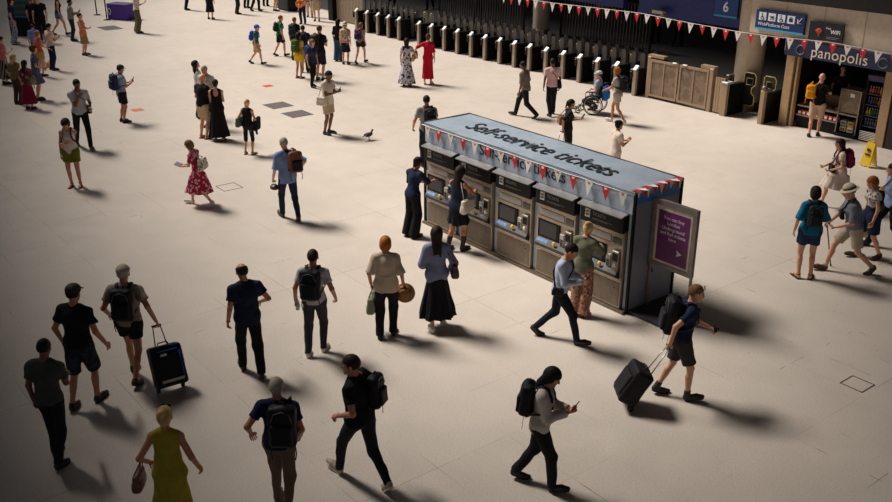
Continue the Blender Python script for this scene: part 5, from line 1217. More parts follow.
f = person('man in navy t-shirt and grey shorts towing a suitcase at right', (697, 285), (675, 397), 88, tm=fab((28, 38, 66)), bot='shorts', bm=fab((58, 54, 52)), shl=.85, stride=.42, skin='l', hair='crop', hc='lbrown', armL=((-.06, .30, -.28), 60), armR=((.08, -.26, -.46), 75), hpitch=10, lean=9, stype='ankle', shoe=mat('boot_dark', (40, 38, 32), .7), socks=mat('sock_dark', (50, 50, 48), .8), glasses='head', hyaw=6)
backpack(f, 'large black hiking backpack on the man towing a suitcase at right', mat('pack_black3', (24, 24, 28), .55, bump=.2), mat('pack_black4', (30, 32, 40), .6), size=1.12)
suitcase(f, 'R', 'black soft wheeled suitcase towed on a tilt at right', mat('case_black2', (28, 26, 32), .55, bump=.25), (.44, .28, .54), 0, side=.0, back=.50)
r, o_ = carried(f, 'camera', f.grip['L'], 'small black camera in the hand of the man towing a suitcase', 'camera')
MB().obox(f.grip['L'] + np.array([0, .02, .03]), np.eye(3), (.05, .025, .035), 0, .006).build('camera_body', blackbag, r, o_); MB().tube([f.grip['L'] + np.array([0, .03, .03]), f.grip['L'] + np.array([0, .08, .03])], .022, 12).build('lens', blackbag, r, o_)

# ---- round the kiosk
f = person('woman in a navy top and wide black trousers using the far left ticket machine', (414, 157), (413, 236), 42, w=True, top='elbow', tm=fab((32, 40, 66)), bot='wide', bm=fab((20, 20, 24)), lean=10, hair='pony', hc='dark', hpitch=22, armR='reach', armL=((-.02, .30, -.24), 40), skin='m', hmin=1.5, hmax=1.72)
f = person('woman in a navy top, short black skirt and black boots at the second ticket machine', (453, 166), (457, 250), 36, w=True, top='none', tm=fab((32, 40, 66)), bot='skirt', bm=fab((22, 22, 32)), sk=dict(len=.34, flare=.24, fold=.02), hair='long', hc='dark', hairband=True, stride=.18, spread=.12, armR='reach', armL='phone', hpitch=16, stype='boot', skin='m', hl=.1, hmin=1.55)
handbag(f, 'R', 'cream tote bag on the shoulder of the woman in black boots', canvas, 'shoulder', 1.1, out=.02, fy=.02, dz=.04)
f = person('woman in an olive-grey blouse and patterned long skirt using the right ticket machine', (582, 222), (580, 314), 30, w=True, top='long', tm=fab((112, 112, 92)), bot='wide', bm=fab((150, 108, 86), 'floral', (96, 48, 40), (176, 140, 118), scale=24), hair='bun', hc='blonde', armR='reach', armL='phone', hpitch=24, lean=6, loose=.026, hem=.10, shoe=b_shoe, spread=.09)
# ---- left middle
f = person('woman in a pink floral dress walking left while reading a leaflet', (190, 141), (201, 205), 272, w=True, dress=dict(len=.56, flare=.30, fold=.02, sl=.7), tm=fab((178, 40, 76), 'floral', (226, 190, 186), scale=16), hair='bob', hc='lbrown', stride=.62, armR='phonelow', armL='phonelow', hpitch=28, lean=8, **WB)
handbag(f, 'L', 'white patterned tote bag swinging behind the woman in the pink floral dress', mat('tote_white', (214, 206, 190), .8, pattern='floral', col2=(120, 116, 100), scale=14), 'back', 1.15, dz=.04)
r, o_ = carried(f, 'leaflet', f.grip['R'], 'folded leaflet held by the woman in the pink floral dress', 'leaflet')
MB().obox(f.grip['R'] + np.array([-.04, .05, .02]), np.array([[1, 0, 0], norm((0, 1, .4)), norm((0, -.4, 1))]), (.12, .08, .003)).build('leaflet_sheet', mat('leaflet', (130, 134, 140), .5, var=.2), r, o_)
f = person('grey-haired man in a light blue shirt and jeans carrying a helmet, walking away', (277, 137), (290, 219), -26, top='elbow', tm=fab((122, 142, 184)), bm=fab((32, 40, 60)), bot='slim', stride=-.50, hair='crop', hc='grey', armL=((.08, .10, -.48), 75), armR=((.16, .0, -.32), 60), hpitch=10, shoe=b_shoe, hem=.14, loose=.024)
backpack(f, 'brown backpack slung behind the right shoulder of the man in jeans', mat('pack_tan', (112, 66, 44), .6), blackbag, size=.95, shift=.12)
r, o_ = carried(f, 'cycle_helmet', f.grip['L'] - np.array([0, 0, .22]), 'dark cycle helmet hanging from the left hand of the man in jeans', 'helmet')
c = f.grip['L'] - np.array([0, 0, .16]); sdf_obj('helmet_shell', [ellp(c, (.095, .125, .085), np.eye(3))], .012, mat('helmet', (60, 50, 46), .4), r, o_, subs=[rbox(c - np.array([0, 0, .09]), (.2, .2, .07), np.eye(3), .01)] + [ellp(c + np.array([x, 0, .085]), (.012, .09, .03), np.eye(3)) for x in (-.05, 0, .05)])
MB().tube([c + np.array([-.07, 0, -.02]), f.grip['L'], c + np.array([.07, 0, -.02])], .006, 5).build('chin_strap', blackbag, r, o_)
f = person('woman in a white vest and olive shorts with a small backpack facing the camera', (70, 120), (76, 187), 172, w=True, top='none', tm=fab((205, 190, 180)), bot='shorts', bm=fab((104, 106, 28)), shl=.62, hair='curly', hc='dark', armL='cross', armR='down', stype='sandal', skin='m', bloose=.018, hpitch=22, fat=1.06)
backpack(f, 'small brown backpack on the woman in olive shorts', mat('pack_brown', (84, 50, 44), .7), size=.8)
f = person('man in a grey t-shirt and black trousers holding his chin, walking towards the camera', (68, 79), (85, 148), 150, tm=fab((168, 164, 166)), bm=fab((24, 24, 30)), bot='slim', stride=-.66, skin='d', hair='crop', hc='black', armR='chin', armL='carry', hpitch=4, shoe=b_shoe)
handbag(f, 'L', 'black crossbody bag on the man holding his chin', blackbag, 'cross', .8)
cup(f, 'L', 'paper cup held by the man in the grey t-shirt at upper left', (190, 150, 110))
f = person('man in navy cap, pale shirt and black shorts with a phone at upper left', (119, 65), (125, 122), 50, tm=fab((140, 152, 176)), bot='shorts', bm=fab(BLK), shl=.8, skin='m', hair='short', hc='dark', cap=mat('cap_navy', (26, 32, 56), .7), armL='phone', armR='phone', hpitch=14, hatup=0)
backpack(f, 'navy backpack on the man in the navy cap', mat('pack_navy', (34, 44, 74), .7), size=1.05)
phone(f, 'R', 'phone held by the man in the navy cap')
f = person('woman in black top and capri leggings holding a black jacket, left of centre', (246, 99), (250, 154), 14, w=True, top='none', tm=fab(BLK), bot='capri', bm=fab((26, 26, 30)), hair='pony', hc='blonde', armR=((.02, .22, -.30), 60), armL=((.08, .05, -.42), 50), stype='sandal', spread=.14, toe=.3, hpitch=10, hmax=1.7)
handbag(f, 'L', 'green shoulder bag on the woman in capri leggings', mat('bag_green', (70, 88, 70), .7), 'shoulder', 1.2, fy=-.05)
r, o_ = carried(f, 'jacket', f.wr['R'] - np.array([0, 0, .30]), 'black jacket over the arm of the woman in capri leggings', 'jacket')
sdf_obj('jacket_cloth', [rbox(f.wr['R'] + np.array([.03, -.02, -.12]), (.05, .16, .17), np.eye(3), .04, .02), cone(f.wr['R'] + np.array([.03, -.12, -.2]), f.wr['R'] + np.array([.05, -.1, -.36]), .05, .03, k=.03)], .014, mat('jacket_black', (24, 24, 26), .8), r, o_, wr=.006); MB().tube([f.wr['R'] + np.array([.08, .1, .02]), f.wr['R'] + np.array([.09, -.1, .0]), f.wr['R'] + np.array([.09, -.14, -.25])], .012, 6).build('collar', mat('jacket_black', (24, 24, 26), .8), r, o_)
# group of four
f = person('dark-haired woman in a white top looking up at the back of the group of four', (196, 54), (201, 118), 62, w=True, top='elbow', tm=fab((214, 206, 204)), bm=fab((40, 40, 50)), hair='long', hc='dark', armR='cross', armL='phone', hpitch=-22, hmin=1.6, hmax=1.75, hl=.02)
f = person('grey-haired man in a white shirt among the group of four', (212, 66), (211, 127), 200, top='elbow', tm=fab((206, 200, 202)), bm=fab((90, 80, 70)), hair='crop', hc='grey', armL='phone', armR='phone', hpitch=18, skin='m')
f = person('bald man in black t-shirt and beige shorts left in the group of four', (196, 74), (206, 138), 32, tm=fab(BLK), bot='shorts', bm=fab((196, 170, 136)), shl=.8, hair='bald', armR='phone', armL=((-.05, .22, -.30), 50), skin='l', hpitch=20, fat=1.1, stype='sandal')
phone(f, 'R', 'phone held by the bald man in beige shorts')
f = person('bare-backed woman in a long black dress right in the group of four', (216, 79), (220, 140), -6, w=True, dress=dict(len=.82, flare=.30, fold=.03, back=True), tm=fab((22, 20, 22)), hair='bun', hc='dark', armL='phone', armR='phonelow', skin='l', fat=1.06, stype='sandal')
handbag(f, 'L', 'black handbag on the woman in the long black dress', blackbag, 'elbow', .9)
# centre top
f = person('man in a cream t-shirt and beige shorts reading a phone, tote on his shoulder', (327, 71), (329, 134), 118, tm=fab((214, 202, 184)), bot='shorts', bm=fab((190, 170, 144)), shl=.8, skin='d', hair='crop', hc='black', armL='phone', armR='phone', hpitch=20, loose=.026, hem=.1)
handbag(f, 'R', 'white tote bag at the side of the man in the cream t-shirt', mat('tote_cream', (196, 184, 164), .8), 'shoulder', .95, dz=.1)
phone(f, 'L', 'phone held up by the man in the cream t-shirt')
f = person('boy in a blue cap, green striped t-shirt and beige shorts walking right', (254, 26), (257, 64), 86, H=1.50, tm=fab((40, 140, 110), 'stripe', (24, 40, 50), scale=7), bot='shorts', bm=fab((190, 160, 124)), shl=.9, stride=.62, hair='short', hc='brown', cap=mat('cap_blue', (40, 100, 210), .6), hs=1.08)
backpack(f, 'bright blue backpack on the boy in the blue cap', mat('pack_bright', (30, 80, 190), .6), size=.9)
f = person('boy in a green t-shirt and black shorts with a dark backpack', (278, 17), (281, 56), 60, H=1.6, tm=fab((30, 120, 80)), bot='shorts', bm=fab(BLK), shl=.8, stride=.45, hair='short', hc='ginger', hs=1.04)
backpack(f, 'dark green backpack on the boy in the green t-shirt', mat('pack_dgreen', (30, 52, 44), .7), size=.85)
f = person('person in black with a dark backpack behind the yellow dress group', (293, 17), (296, 60), 20, tm=fab(BLK), bm=fab((34, 34, 40)), hair='short', hc='lbrown')
backpack(f, 'dark backpack on the person at the back left of the yellow dress group', mat('pack_slate', (36, 44, 56), .7))
f = person('person with dark hair in a black t-shirt in the middle of the yellow dress group', (302, 25), (305, 72), -10, tm=fab((30, 32, 40)), bm=fab((30, 30, 36)), hair='short', hc='black')
backpack(f, 'navy backpack on the dark-haired person in the yellow dress group', mat('pack_navy2', (26, 34, 60), .7))
f = person('woman in a yellow top and yellow shorts with an olive backpack', (297, 32), (300, 78), 30, w=True, H=1.62, tm=fab((226, 186, 116)), bot='shorts', bm=fab((220, 180, 40)), shl=.6, bloose=.03, hair='long', hc='dark', hl=-.02, skin='m', stype='sandal')
backpack(f, 'olive green backpack on the woman in yellow', mat('pack_olive', (74, 92, 34), .7), size=1.05)
f = person('woman in a dark blue top and black trousers in front of the yellow dress group', (313, 37), (313, 87), 130, w=True, H=1.66, tm=fab((42, 46, 66)), bm=fab((22, 22, 26)), bot='slim', stride=.25, hair='bob', hc='lbrown', hpitch=14)
backpack(f, 'blue backpack on the woman in black trousers near the yellow top', mat('pack_blue2', (40, 64, 128), .7), size=.95)
f = person('tall man in black t-shirt and shorts right of the woman in yellow', (319, 20), (321, 80), 24, tm=fab(BLK), bot='shorts', bm=fab((26, 28, 38)), shl=.95, hair='short', hc='brown', hmax=1.92, armR='phone')
backpack(f, 'black backpack on the tall man beside the yellow dress group', blackbag, shift=-.06)
f = person('dark-haired woman in a black top and blue jeans near the ribbed screen', (337, 19), (339, 61), 16, w=True, top='elbow', tm=fab(BLK), bm=fab((50, 76, 104)), bot='wide', hair='long', hc='black')
f = person('woman in a pale hat and dark skirt with a cream backpack near the ribbed screen', (346, 22), (346, 64), 8, w=True, tm=fab((190, 140, 130)), bot='skirt', bm=fab((34, 30, 38)), sk=dict(len=.42, flare=.22, fold=.02), hair='bob', hc='blonde', hat=mat('hat_pale', (226, 208, 190), .8))
backpack(f, 'cream patterned backpack on the woman in the pale hat', mat('pack_cream', (196, 180, 156), .8, pattern='floral', col2=(120, 110, 90), scale=14))
f = person('girl in short dark shorts with a navy patterned backpack near the ribbed screen', (361, 24), (361, 63), 24, w=True, H=1.55, tm=fab((160, 140, 130)), bot='shorts', bm=fab((40, 36, 44)), shl=.5, stride=.5, hair='pony', hc='lbrown')
backpack(f, 'navy and red patterned backpack on the girl in short shorts', mat('pack_pattern', (34, 40, 92), .7, pattern='floral', col2=(160, 60, 70), scale=10))
f = person('woman in a long black and white floral dress in front of the gates', (407, 38), (407, 86), 6, w=True, dress=dict(len=.84, flare=.33, fold=.03, sl=.6), tm=fab((196, 190, 200), 'floral', (34, 30, 62), scale=11), hair='long', hc='dark', armR=((.2, .1, -.3), 40), hl=.02, hmax=1.72)
handbag(f, 'R', 'tan shoulder bag on the woman in the floral dress', mat('bag_tan', (176, 146, 104), .7), 'shoulder', .9)
f = person('woman in a long bright red dress in front of the gates', (429, 33), (428, 84), 8, w=True, dress=dict(len=.74, flare=.20, fold=.02, sl=1), tm=fab((196, 22, 52)), hair='bun', hc='brown', armL=((.30, .16, -.14), 30), stride=.15, hmax=1.75, **WB)
handbag(f, 'L', 'brown bag on the arm of the woman in the red dress', leather, 'elbow', 1.0)
f = person('young man in grey t-shirt with backpack behind the left end of the kiosk', (430, 95), (427, 166), -10, tm=fab((150, 142, 136)), bm=fab((34, 34, 40)), hair='short', hc='black', armL=((.14, .10, -.44), 40), skin='m')
backpack(f, 'black backpack on the young man behind the left end of the kiosk', blackbag, size=.95, shift=.05)
f = person('man in a dark grey shirt and black trousers walking left beyond the kiosk', (529, 61), (525, 117), -72, top='elbow', tm=fab((120, 110, 100)), bm=fab((28, 28, 32)), stride=.80, hair='short', hc='black', skin='d', loose=.024, hem=.1)
f = person('man in a pale pink t-shirt and black trousers walking away beyond the kiosk', (551, 58), (551, 115), -14, tm=fab((222, 180, 180)), bm=fab((24, 26, 34)), stride=.34, hair='short', hc='black', skin='d', loose=.022)
handbag(f, 'R', 'black bag on the right side of the man in the pink t-shirt', blackbag, 'cross', .95, fy=-.04)
f = person('woman in black with a ponytail looking at her phone behind the kiosk roof', (568, 103), (566, 162), 84, w=True, top='elbow', tm=fab((28, 28, 32)), bm=fab((30, 30, 34)), hair='pony', hc='black', armL='phone', armR=((.06, -.2, -.42), 70), hpitch=10, skin='m', H=1.66)
handbag(f, 'L', 'tan shoulder bag on the woman with a ponytail', leather, 'back', 1.0)
suitcase(f, 'R', 'upright dark suitcase beside the woman with a ponytail behind the kiosk', mat('case_dark3', (36, 34, 38), .5), (.34, .22, .45), 0, side=.12, back=.12)
phone(f, 'L', 'phone held by the woman with a ponytail')
f = person('woman with a dark bun in a cream dress behind the right of the kiosk roof', (613, 124), (613, 186), 70, w=True, dress=dict(len=.5, flare=.22, fold=.02, sl=.6), tm=fab((212, 196, 180)), hair='bun', hc='black', armR='phone', armL='phone', skin='m', H=1.62)
# wheelchair and pusher
f = person('woman in a grey t-shirt and shorts pushing the wheelchair', (613, 67), (616, 123), -66, w=True, tm=fab((168, 160, 154)), bot='shorts', bm=fab((176, 166, 150)), shl=.55, stride=.5, hair='bob', hc='ginger', armL='push', armR='push', bloose=.026, skin='m', **WB)
backpack(f, 'black backpack on the woman pushing the wheelchair', blackbag)
fw_ = f
def wheelchair():
    g = ground(593, 113); hd = math.radians(-66); r = empty('wheelchair', g, -hd, 'black wheelchair with a large wheel and a blue bag on its back', 'wheelchair')
    bl = mat('chair_black', (28, 28, 32), .4, .3); ch = mat('rim_steel', (170, 164, 156), .3, .7)
    for sg in (-1, 1):
        b = MB(); b.tube([(sg * .28, .30 * math.cos(a) - .05, .31 + .30 * math.sin(a)) for a in np.linspace(0, 2 * PI, 29)], .018, 8); wh = b.build('wheel', bl, r)
        b = MB(); b.tube([(sg * .30, .26 * math.cos(a) - .05, .31 + .26 * math.sin(a)) for a in np.linspace(0, 2 * PI, 29)], .008, 6)
        for k in range(10): a = k * PI / 5; b.tube([(sg * .28, -.05, .31), (sg * .28, .29 * math.cos(a) - .05, .31 + .29 * math.sin(a))], .003, 4)
        b.tube([(sg * .25, -.05, .31), (sg * .31, -.05, .31)], .03, 10); b.build('push_rim', ch, wh)
        b = MB(); b.tube([(sg * .24, .42 + .07 * math.cos(a), .08 + .07 * math.sin(a)) for a in np.linspace(0, 2 * PI, 17)], .014, 6); b.tube([(sg * .24, .42, .08), (sg * .24, .38, .26)], .012, 6); b.build('caster', bl, r)
        b = MB(); b.tube([(sg * .24, -.24, .92), (sg * .24, -.22, .5), (sg * .24, -.20, .28), (sg * .24, .40, .28), (sg * .20, .50, .12)], .014, 8); b.tube([(sg * .24, -.24, .92), (sg * .24, -.36, .93)], .016, 8); b.tube([(sg * .24, -.22, .68), (sg * .24, .2, .68), (sg * .24, .22, .28)], .013, 8); b.build('frame', bl, r)
        MB().box((sg * .24 - .03, -.15, .68), (sg * .24 + .03, .18, .71), 0, .008).build('armrest', bl, r); MB().box((sg * .12 - .07, .48, .10), (sg * .12 + .07, .64, .115), 0, .004).build('footplate', bl, r)
    MB().box((-.22, -.2, .44), (.22, .24, .49), 0, .015).build('seat', bl, r); MB().box((-.22, -.25, .5), (.22, -.22, .86), 0, .01).build('backrest', bl, r)
    bag = empty('backpack', g, -hd, 'bright blue backpack hung on the back of the wheelchair', 'backpack', 'backpacks worn on backs')
    sdf_obj('bag_body', [rbox((0, -.36, .66), (.17, .09, .22), np.eye(3), .06), rbox((0, -.45, .60), (.12, .03, .11), np.eye(3), .02)], .016, mat('pack_sky', (30, 110, 200), .6), bag); MB().tube([(-.05, -.30, .86), (-.04, -.28, .93), (.04, -.28, .93), (.05, -.30, .86)], .01, 6).build('top_handle', blackbag, bag)
wheelchair()
f = person('person in a pale blue cap sitting in the wheelchair', (597, 78), (593, 113), -66, H=1.62, sit=(.58, -.10), tm=fab((150, 165, 190)), bm=fab((60, 60, 70)), stride=0, spread=.12, cap=mat('cap_pale', (190, 196, 210), .7), armL=((.02, .26, -.34), 40), armR=((.02, .26, -.34), 40), liftR=(.115, 0), liftL=(.115, 0), lean=-4, pos=1)
for ch in list(f.root.children): pass
# ---- right side
f = person('woman in a white dress with a magenta backpack striding left at the right', (842, 139), (834, 207), 262, w=True, dress=dict(len=.42, flare=.26, fold=.015, sl=.4), tm=fab((218, 200, 186)), hair='long', hc='dark', hl=-.04, stride=.72, armR='phonelow', armL='carry', glasses='eyes', shoe=b_shoe, skin='l', fat=1.08, hmax=1.72)
backpack(f, 'magenta backpack on the woman striding in a white dress', mat('pack_magenta', (112, 22, 56), .6), size=.95)
handbag(f, 'L', 'black crossbody bag on the woman in the white dress', blackbag, 'front', .8)
f = person('woman in a teal t-shirt and denim shorts with a dark backpack at the right', (801, 186), (803, 277), 8, w=True, top='elbow', tm=fab((22, 108, 140)), bot='shorts', bm=fab((34, 54, 84)), shl=.62, hair='bob', hc='dark', armR=((.02, .20, -.34), 50), armL=((.12, .0, -.48), 25), stype='sandal', skin='l', loose=.026, fat=1.06, spread=.13, toe=.35, hem=.08)
backpack(f, 'small dark backpack on the woman in the teal t-shirt', mat('pack_char', (34, 38, 46), .7), size=.85)
f = person('elderly man in a straw hat and beige shorts walking with a cane', (848, 185), (846, 272), 268, top='elbow', tm=fab((128, 132, 140), 'plaid', (110, 116, 128), scale=8), bot='shorts', bm=fab((182, 168, 146)), shl=.8, stride=.86, hair='crop', hc='grey', hat=mat('hat_straw', (206, 190, 162), .8), armR=((.0, .30, -.38), 75), armL='carry', hpitch=16, lean=13, shoe=b_shoe, socks=mat('sock_beige', (190, 176, 150), .8), loose=.026, skin='l', hmin=1.6)
r, o_ = carried(f, 'walking_cane', np.array([f.grip['R'][0] + .04, f.grip['R'][1] - .12, 0]), 'brown wooden walking cane held by the elderly man in a hat', 'cane')
k = f.grip['R']; ba = np.array([k[0] + .04, k[1] - .22, 0.01]); MB().tube([ba, k + np.array([0, 0, .02])], .012, 8).build('shaft', mat('cane_wood', (84, 40, 24), .4), r, o_); MB().tube([k + np.array([0, -.06, .0]), k + np.array([0, -.05, .04]), k + np.array([0, 0, .055]), k + np.array([0, .05, .035])], .015, 8).build('crook', mat('cane_wood', (84, 40, 24), .4), r, o_)
MB().tube([ba, ba + np.array([0, 0, .03])], .016, 8).build('rubber_tip', blackbag, r, o_)
handbag(f, 'R', 'small black bag on the chest of the elderly man with a cane', blackbag, 'front', .6, dz=-.16)
f = person('blonde woman in a patterned top and navy shorts behind the man with the cane', (862, 177), (864, 258), 262, w=True, top='cap', tm=fab((196, 186, 180), 'floral', (90, 80, 90), scale=14), bot='shorts', bm=fab((30, 38, 66)), shl=.85, bloose=.03, hair='bob', hc='ginger', stride=.42, armL='down', armR='down', hpitch=20, shoe=b_shoe, skin='l')
handbag(f, 'R', 'cream soft bag low at the hand of the blonde woman behind the cane man', mat('bag_cream', (206, 190, 166), .8), 'hand', 1.1)
f = person('man in a pale blue shirt and black trousers at the right edge of the frame', (889, 163), (884, 247), 266, top='long', tm=fab((146, 164, 200)), bm=fab((20, 22, 26)), stride=.72, hair='short', hc='dark', armL='strap', lean=8)
handbag(f, 'R', 'big black holdall at the side of the man at the right edge', blackbag, 'cross', 1.7, dz=-.02)
f = person('bald man in a black t-shirt and beige shorts standing at the snack shop', (821, 73), (813, 136), 24, tm=fab((18, 18, 20)), bot='shorts', bm=fab((196, 164, 140)), shl=.85, hair='bald', skin='l', stride=.2, armR='reach', armL='phone', fat=1.06, hpitch=10)
backpack(f, 'bright yellow-orange backpack on the man at the snack shop', mat('pack_yellow', (226, 150, 24), .6), size=.8, shift=-.21)
g_ = W(SH + .9, 2.2)
u_, v_ = proj(g_); f = person('shop assistant in dark clothes standing inside the snack shop', (813, 75), (u_, v_), 200, H=1.7, tm=fab((40, 36, 36)), bm=fab((30, 30, 34)), hair='short', hc='grey', coarse=True)
# beyond the gates
for (u, v, hd, lb, c) in ((655, 42, 20, 'person in dark clothes walking on the platform, left of two', (26, 26, 30)), (677, 46, 40, 'person in dark clothes striding on the platform, right of two', (30, 30, 36)), (478, 20, 10, 'person in black behind the gates left of the pale column', (40, 30, 30)), (392, 12, 20, 'person in a brown top beyond the left gates', (110, 84, 72)), (430, 9, 200, 'person in a rust top beyond the left gates', (130, 70, 56))):
    f = person(lb, (u, v - 45), (u, v), hd, H=1.74, tm=fab(c), bm=fab((24, 24, 28)), hair='short', stride=.4, coarse=True)
# ---- top edge
tops = [((186, -34), (187, 10), 60, 'person in black trousers at the top edge, left of the black skirt woman', dict(tm=fab(BLK), bm=fab((24, 24, 30)), bot='slim')),
        ((209, -27), (211, 19), 10, 'woman in a long black dress at the top edge', dict(w=True, dress=dict(len=.6, flare=.22, fold=.02), tm=fab((24, 24, 26)), shoe=b_shoe)),
        ((236, -30), (238, 14), 60, 'person in dark trousers standing at the top edge, left of the busker crowd', dict(tm=fab((50, 50, 60)), bm=fab((28, 34, 44)))),
        ((246, -34), (247, 8), 20, 'person in black at the top edge second left of the busker crowd', dict(tm=fab(BLK), bm=fab(BLK))),
        ((254, -31), (256, 11), 40, 'person in black trousers at the top edge walking near the busker crowd', dict(tm=fab((60, 50, 50)), bm=fab(BLK), stride=.4)),
        ((275, -30), (276, 11), 50, 'person with bare legs at the top edge near the busker', dict(w=True, tm=fab((90, 70, 70)), bot='shorts', bm=fab((60, 50, 50)), shl=.5)),
        ((266, -36), (266, 6), 10, 'person in black at the top edge behind the bare-legged one', dict(tm=fab(BLK), bm=fab(BLK))),
        ((318, -24), (317, 21), 180, 'man in beige shorts at the top edge beside the busker', dict(tm=fab((180, 160, 150)), bot='shorts', bm=fab((200, 176, 140)), shl=.9)),
        ((310, -26), (310, 17), 180, 'person in white trousers behind the man in beige shorts at the top', dict(tm=fab((200, 180, 170)), bm=fab((205, 190, 170))))]
for hd_, ft, hdg, lb, kw in tops: person(lb, hd_, ft, hdg, H=1.72, hair='short', coarse=True, **kw)
f = person('seated-height busker in dark clothes holding an orange guitar at the top', (303, -14), (303, 24), 190, H=1.66, tm=fab((60, 66, 70)), bm=fab((34, 38, 46)), hair='short', armR=((-.08, .24, -.36), 50), armL=((.12, .26, -.24), 60))
r, o_ = carried(f, 'guitar', f.pel + np.array([0, .22, -.1]), 'orange acoustic guitar held by the busker at the top', 'guitar')
c = f.pel + np.array([0.05, .20, .08]); A = np.array([norm((1, 0, -.3)), (0, 1., 0), norm((.3, 0, 1))])
sdf_obj('guitar_body', [ellp(c, (.21, .05, .19), A, .03), ellp(c - A[0] * .22, (.16, .05, .145), A, .05)], .016, mat('guitar_orange', (214, 110, 30), .3), r, o_); MB().tube([c - A[0] * .3 + np.array([0, .02, 0]), c - A[0] * .82 + np.array([0, .03, 0])], .022, 6).build('neck', mat('neck_wood', (60, 34, 22), .4), r, o_); MB().ell(c + np.array([0, .05, 0]) - A[0] * .08, (.045, .004, .045), None, 0, 12, 5).build('sound_hole', black, r, o_)
r = empty('speaker_box', ground(288, 10), A0, 'black amplifier box on the floor beside the busker', 'amplifier')
MB().box((-.6, -.3, .05), (.6, .3, .75), 0, .03).build('cabinet', black, r); MB().box((-.55, -.31, .1), (.55, -.3, .68), 0).build('grille', mat('grille', (44, 42, 44), .8), r)
for x in (-.5, .5): MB().box((x - .05, -.25, 0), (x + .05, .25, .05)).build('foot', black, r)
# ---- top left
tl = [((139, -12), (139, 33), 60, 'person in olive trousers beside the purple table at the top', dict(w=True, tm=fab((206, 190, 176)), bm=fab((98, 92, 66)), bot='wide', hair='bob', hc='brown', armR='phone')),
      ((77, 13), (86, 55), 96, 'woman in a coral top and khaki skirt leaning back at upper left', dict(w=True, top='none', tm=fab((214, 120, 90)), bot='skirt', bm=fab((158, 130, 84)), sk=dict(len=.46, flare=.2, fold=.012), hair='bun', hc='dark', armR='phonelow', armL='phonelow', lean=-6, shoe=b_shoe, skin='l')),
      ((70, -1), (74, 41), 60, 'man in a grey t-shirt and dark trousers using a phone at upper left', dict(tm=fab((132, 128, 120)), bm=fab((44, 46, 54)), bot='slim', hair='crop', hc='black', skin='d', armR='phone', armL='phone')),
      ((54, -6), (61, 35), 60, 'woman in a dark top and denim shorts striding at the top left', dict(w=True, top='none', tm=fab(BLK), bot='shorts', bm=fab((96, 118, 150)), shl=.5, stride=.6, hair='long', hc='dark')),
      ((42, -6), (44, 42), 170, 'man in a black t-shirt standing by the teal booth', dict(tm=fab((18, 18, 20)), bm=fab((24, 24, 30)), hair='crop', hc='ginger')),
      ((35, -4), (37, 41), 10, 'person in black right beside the teal booth', dict(tm=fab((20, 18, 18)), bm=fab(BLK), hair='short', hc='black')),
      ((12, -2), (16, 44), 70, 'woman in a navy top and blue patterned trousers at the handrail', dict(w=True, tm=fab((30, 36, 60)), bot='wide', bm=fab((160, 160, 186), 'floral', (50, 60, 100), scale=16), hair='long', hc='dark', stype='sandal')),
      ((2, 36), (7, 84), 40, 'woman in a pink top and black striped skirt at the left edge', dict(w=True, top='cap', tm=fab((206, 120, 116)), bot='skirt', bm=fab((24, 22, 24), 'vstripe', (140, 130, 124), scale=5), sk=dict(len=.74, flare=.28, fold=.03), hair='short', hc='dark', armR='phone')),
      ((47, 23), (54, 70), 40, 'man in a white t-shirt and navy trousers in the upper left crowd', dict(tm=fab((216, 192, 180)), bm=fab((26, 34, 66)), bot='slim', hair='short', hc='black', armR='phone', skin='m')),
      ((39, 34), (43, 76), 30, 'woman in an orange sleeveless top in the upper left crowd', dict(w=True, top='none', tm=fab((206, 96, 60)), bot='shorts', bm=fab((190, 150, 90)), shl=.6, hair='bun', hc='ginger', armR='wave', H=1.6)),
      ((37, 22), (38, 62), -20, 'child in a pale blue t-shirt in the upper left crowd', dict(tm=fab((110, 140, 190)), bm=fab((40, 50, 80)), hair='short', hc='dark', H=1.45)),
      ((29, 45), (40, 100), 60, 'woman in a short grey-blue dress in the upper left crowd', dict(w=True, dress=dict(len=.40, flare=.27, fold=.02, sl=.7), tm=fab((88, 96, 126)), hair='curly', hc='brown', armR='carry', skin='l')),
      ((17, 54), (20, 104), 20, 'blonde woman in an olive top in the upper left crowd', dict(w=True, top='elbow', tm=fab((130, 106, 72)), bm=fab((70, 54, 44)), hair='long', hc='blonde', hl=0)),
      ((23, 60), (31, 109), 8, 'woman with long dark hair and a long maroon skirt in the upper left crowd', dict(w=True, top='elbow', tm=fab((120, 40, 62), 'floral', (170, 160, 130), scale=8), bot='skirt', bm=fab((122, 20, 48)), sk=dict(len=.74, flare=.28, fold=.03), hair='long', hc='dark'))]
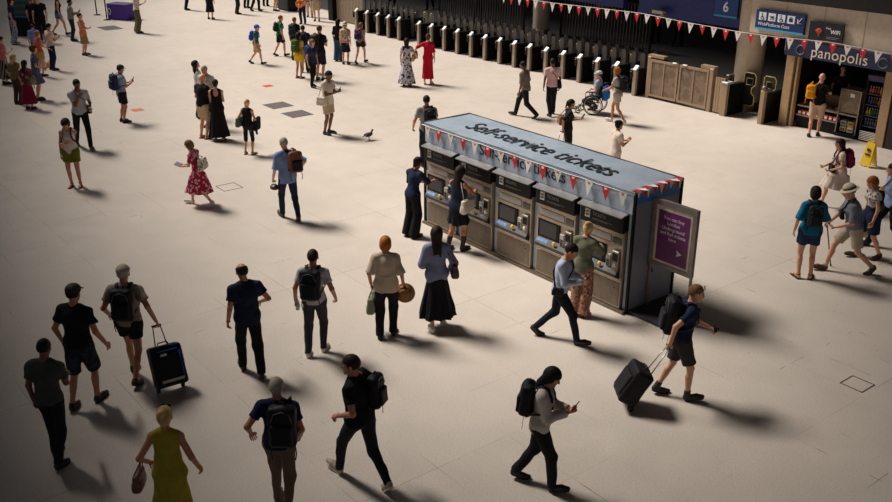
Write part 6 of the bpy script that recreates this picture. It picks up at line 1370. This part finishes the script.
for hd_, ft, hdg, lb, kw in tl:
    f = person(lb, hd_, ft, hdg, **kw)
    if 'grey-blue dress' in lb:
        r, o_ = carried(f, 'straw_hat', f.grip['R'] - np.array([0, 0, .05]), 'round straw hat with a pale crown held in the upper left crowd', 'hat')
        MB().lathe([(0, .07), (.06, .068), (.085, .05), (.095, .0), (.19, -.006), (.19, -.012), (.09, -.012)], f.grip['R'] + np.array([0, .05, .05]), [(1, 0, 0), norm((0, .5, 1)), norm((0, 1, -.5))], 22).build('straw_crown', mat('straw2', (196, 140, 84), .8), r, o_)
    if 'maroon' in lb: handbag(f, 'R', 'patterned woven bag on the woman in the maroon skirt', mat('bag_woven', (120, 110, 84), .8, pattern='floral', col2=(60, 60, 60), scale=16), 'shoulder', 1.2)
    if 'phone at upper left' in lb: phone(f, 'R', 'phone held by the man in a grey t-shirt near the stanchions')
# ---- pigeon
def pigeon():
    g = ground(369, 140); r = empty('pigeon', g, -.9, 'small dark pigeon walking on the floor left of the kiosk', 'bird')
    dk = mat('pigeon_grey', (58, 58, 66), .6); c = np.array([0, 0, .15]); A = np.array([(1, 0, 0), norm((0, 1, .15)), norm((0, -.15, 1))])
    sdf_obj('body', [ellp(c, (.055, .12, .06), A, .02), cone(c + np.array([0, .07, .03]), c + np.array([0, .11, .10]), .035, .024, k=.03), ellp(c + np.array([0, .125, .12]), (.024, .03, .025), A, .01), cone(c + np.array([0, -.08, 0]), c + np.array([0, -.20, -.02]), .035, .022, np.array([0, 0, 1.]), .4, k=.03)], .008, dk, r)
    for sg in (-1, 1):
        sdf_obj('wing', [ellp(c + np.array([sg * .045, -.03, .01]), (.018, .12, .045), A)], .008, mat('wing_dark', (40, 40, 48), .6), r)
        b = MB(); b.tube([(sg * .02, 0, .11), (sg * .02, .005, .02), (sg * .02, .04, .006)], .006, 5); b.tube([(sg * .02, .005, .012), (sg * .035, .035, .006)], .004, 4); b.tube([(sg * .02, .005, .012), (sg * .02, -.02, .006)], .004, 4); b.build('leg', mat('leg_pink', (150, 90, 80), .6), r)
    MB().tube([c + np.array([0, .15, .12]), c + np.array([0, .175, .112])], [.008, .002], 6).build('beak', mat('beak', (60, 56, 50), .5), r)
pigeon()
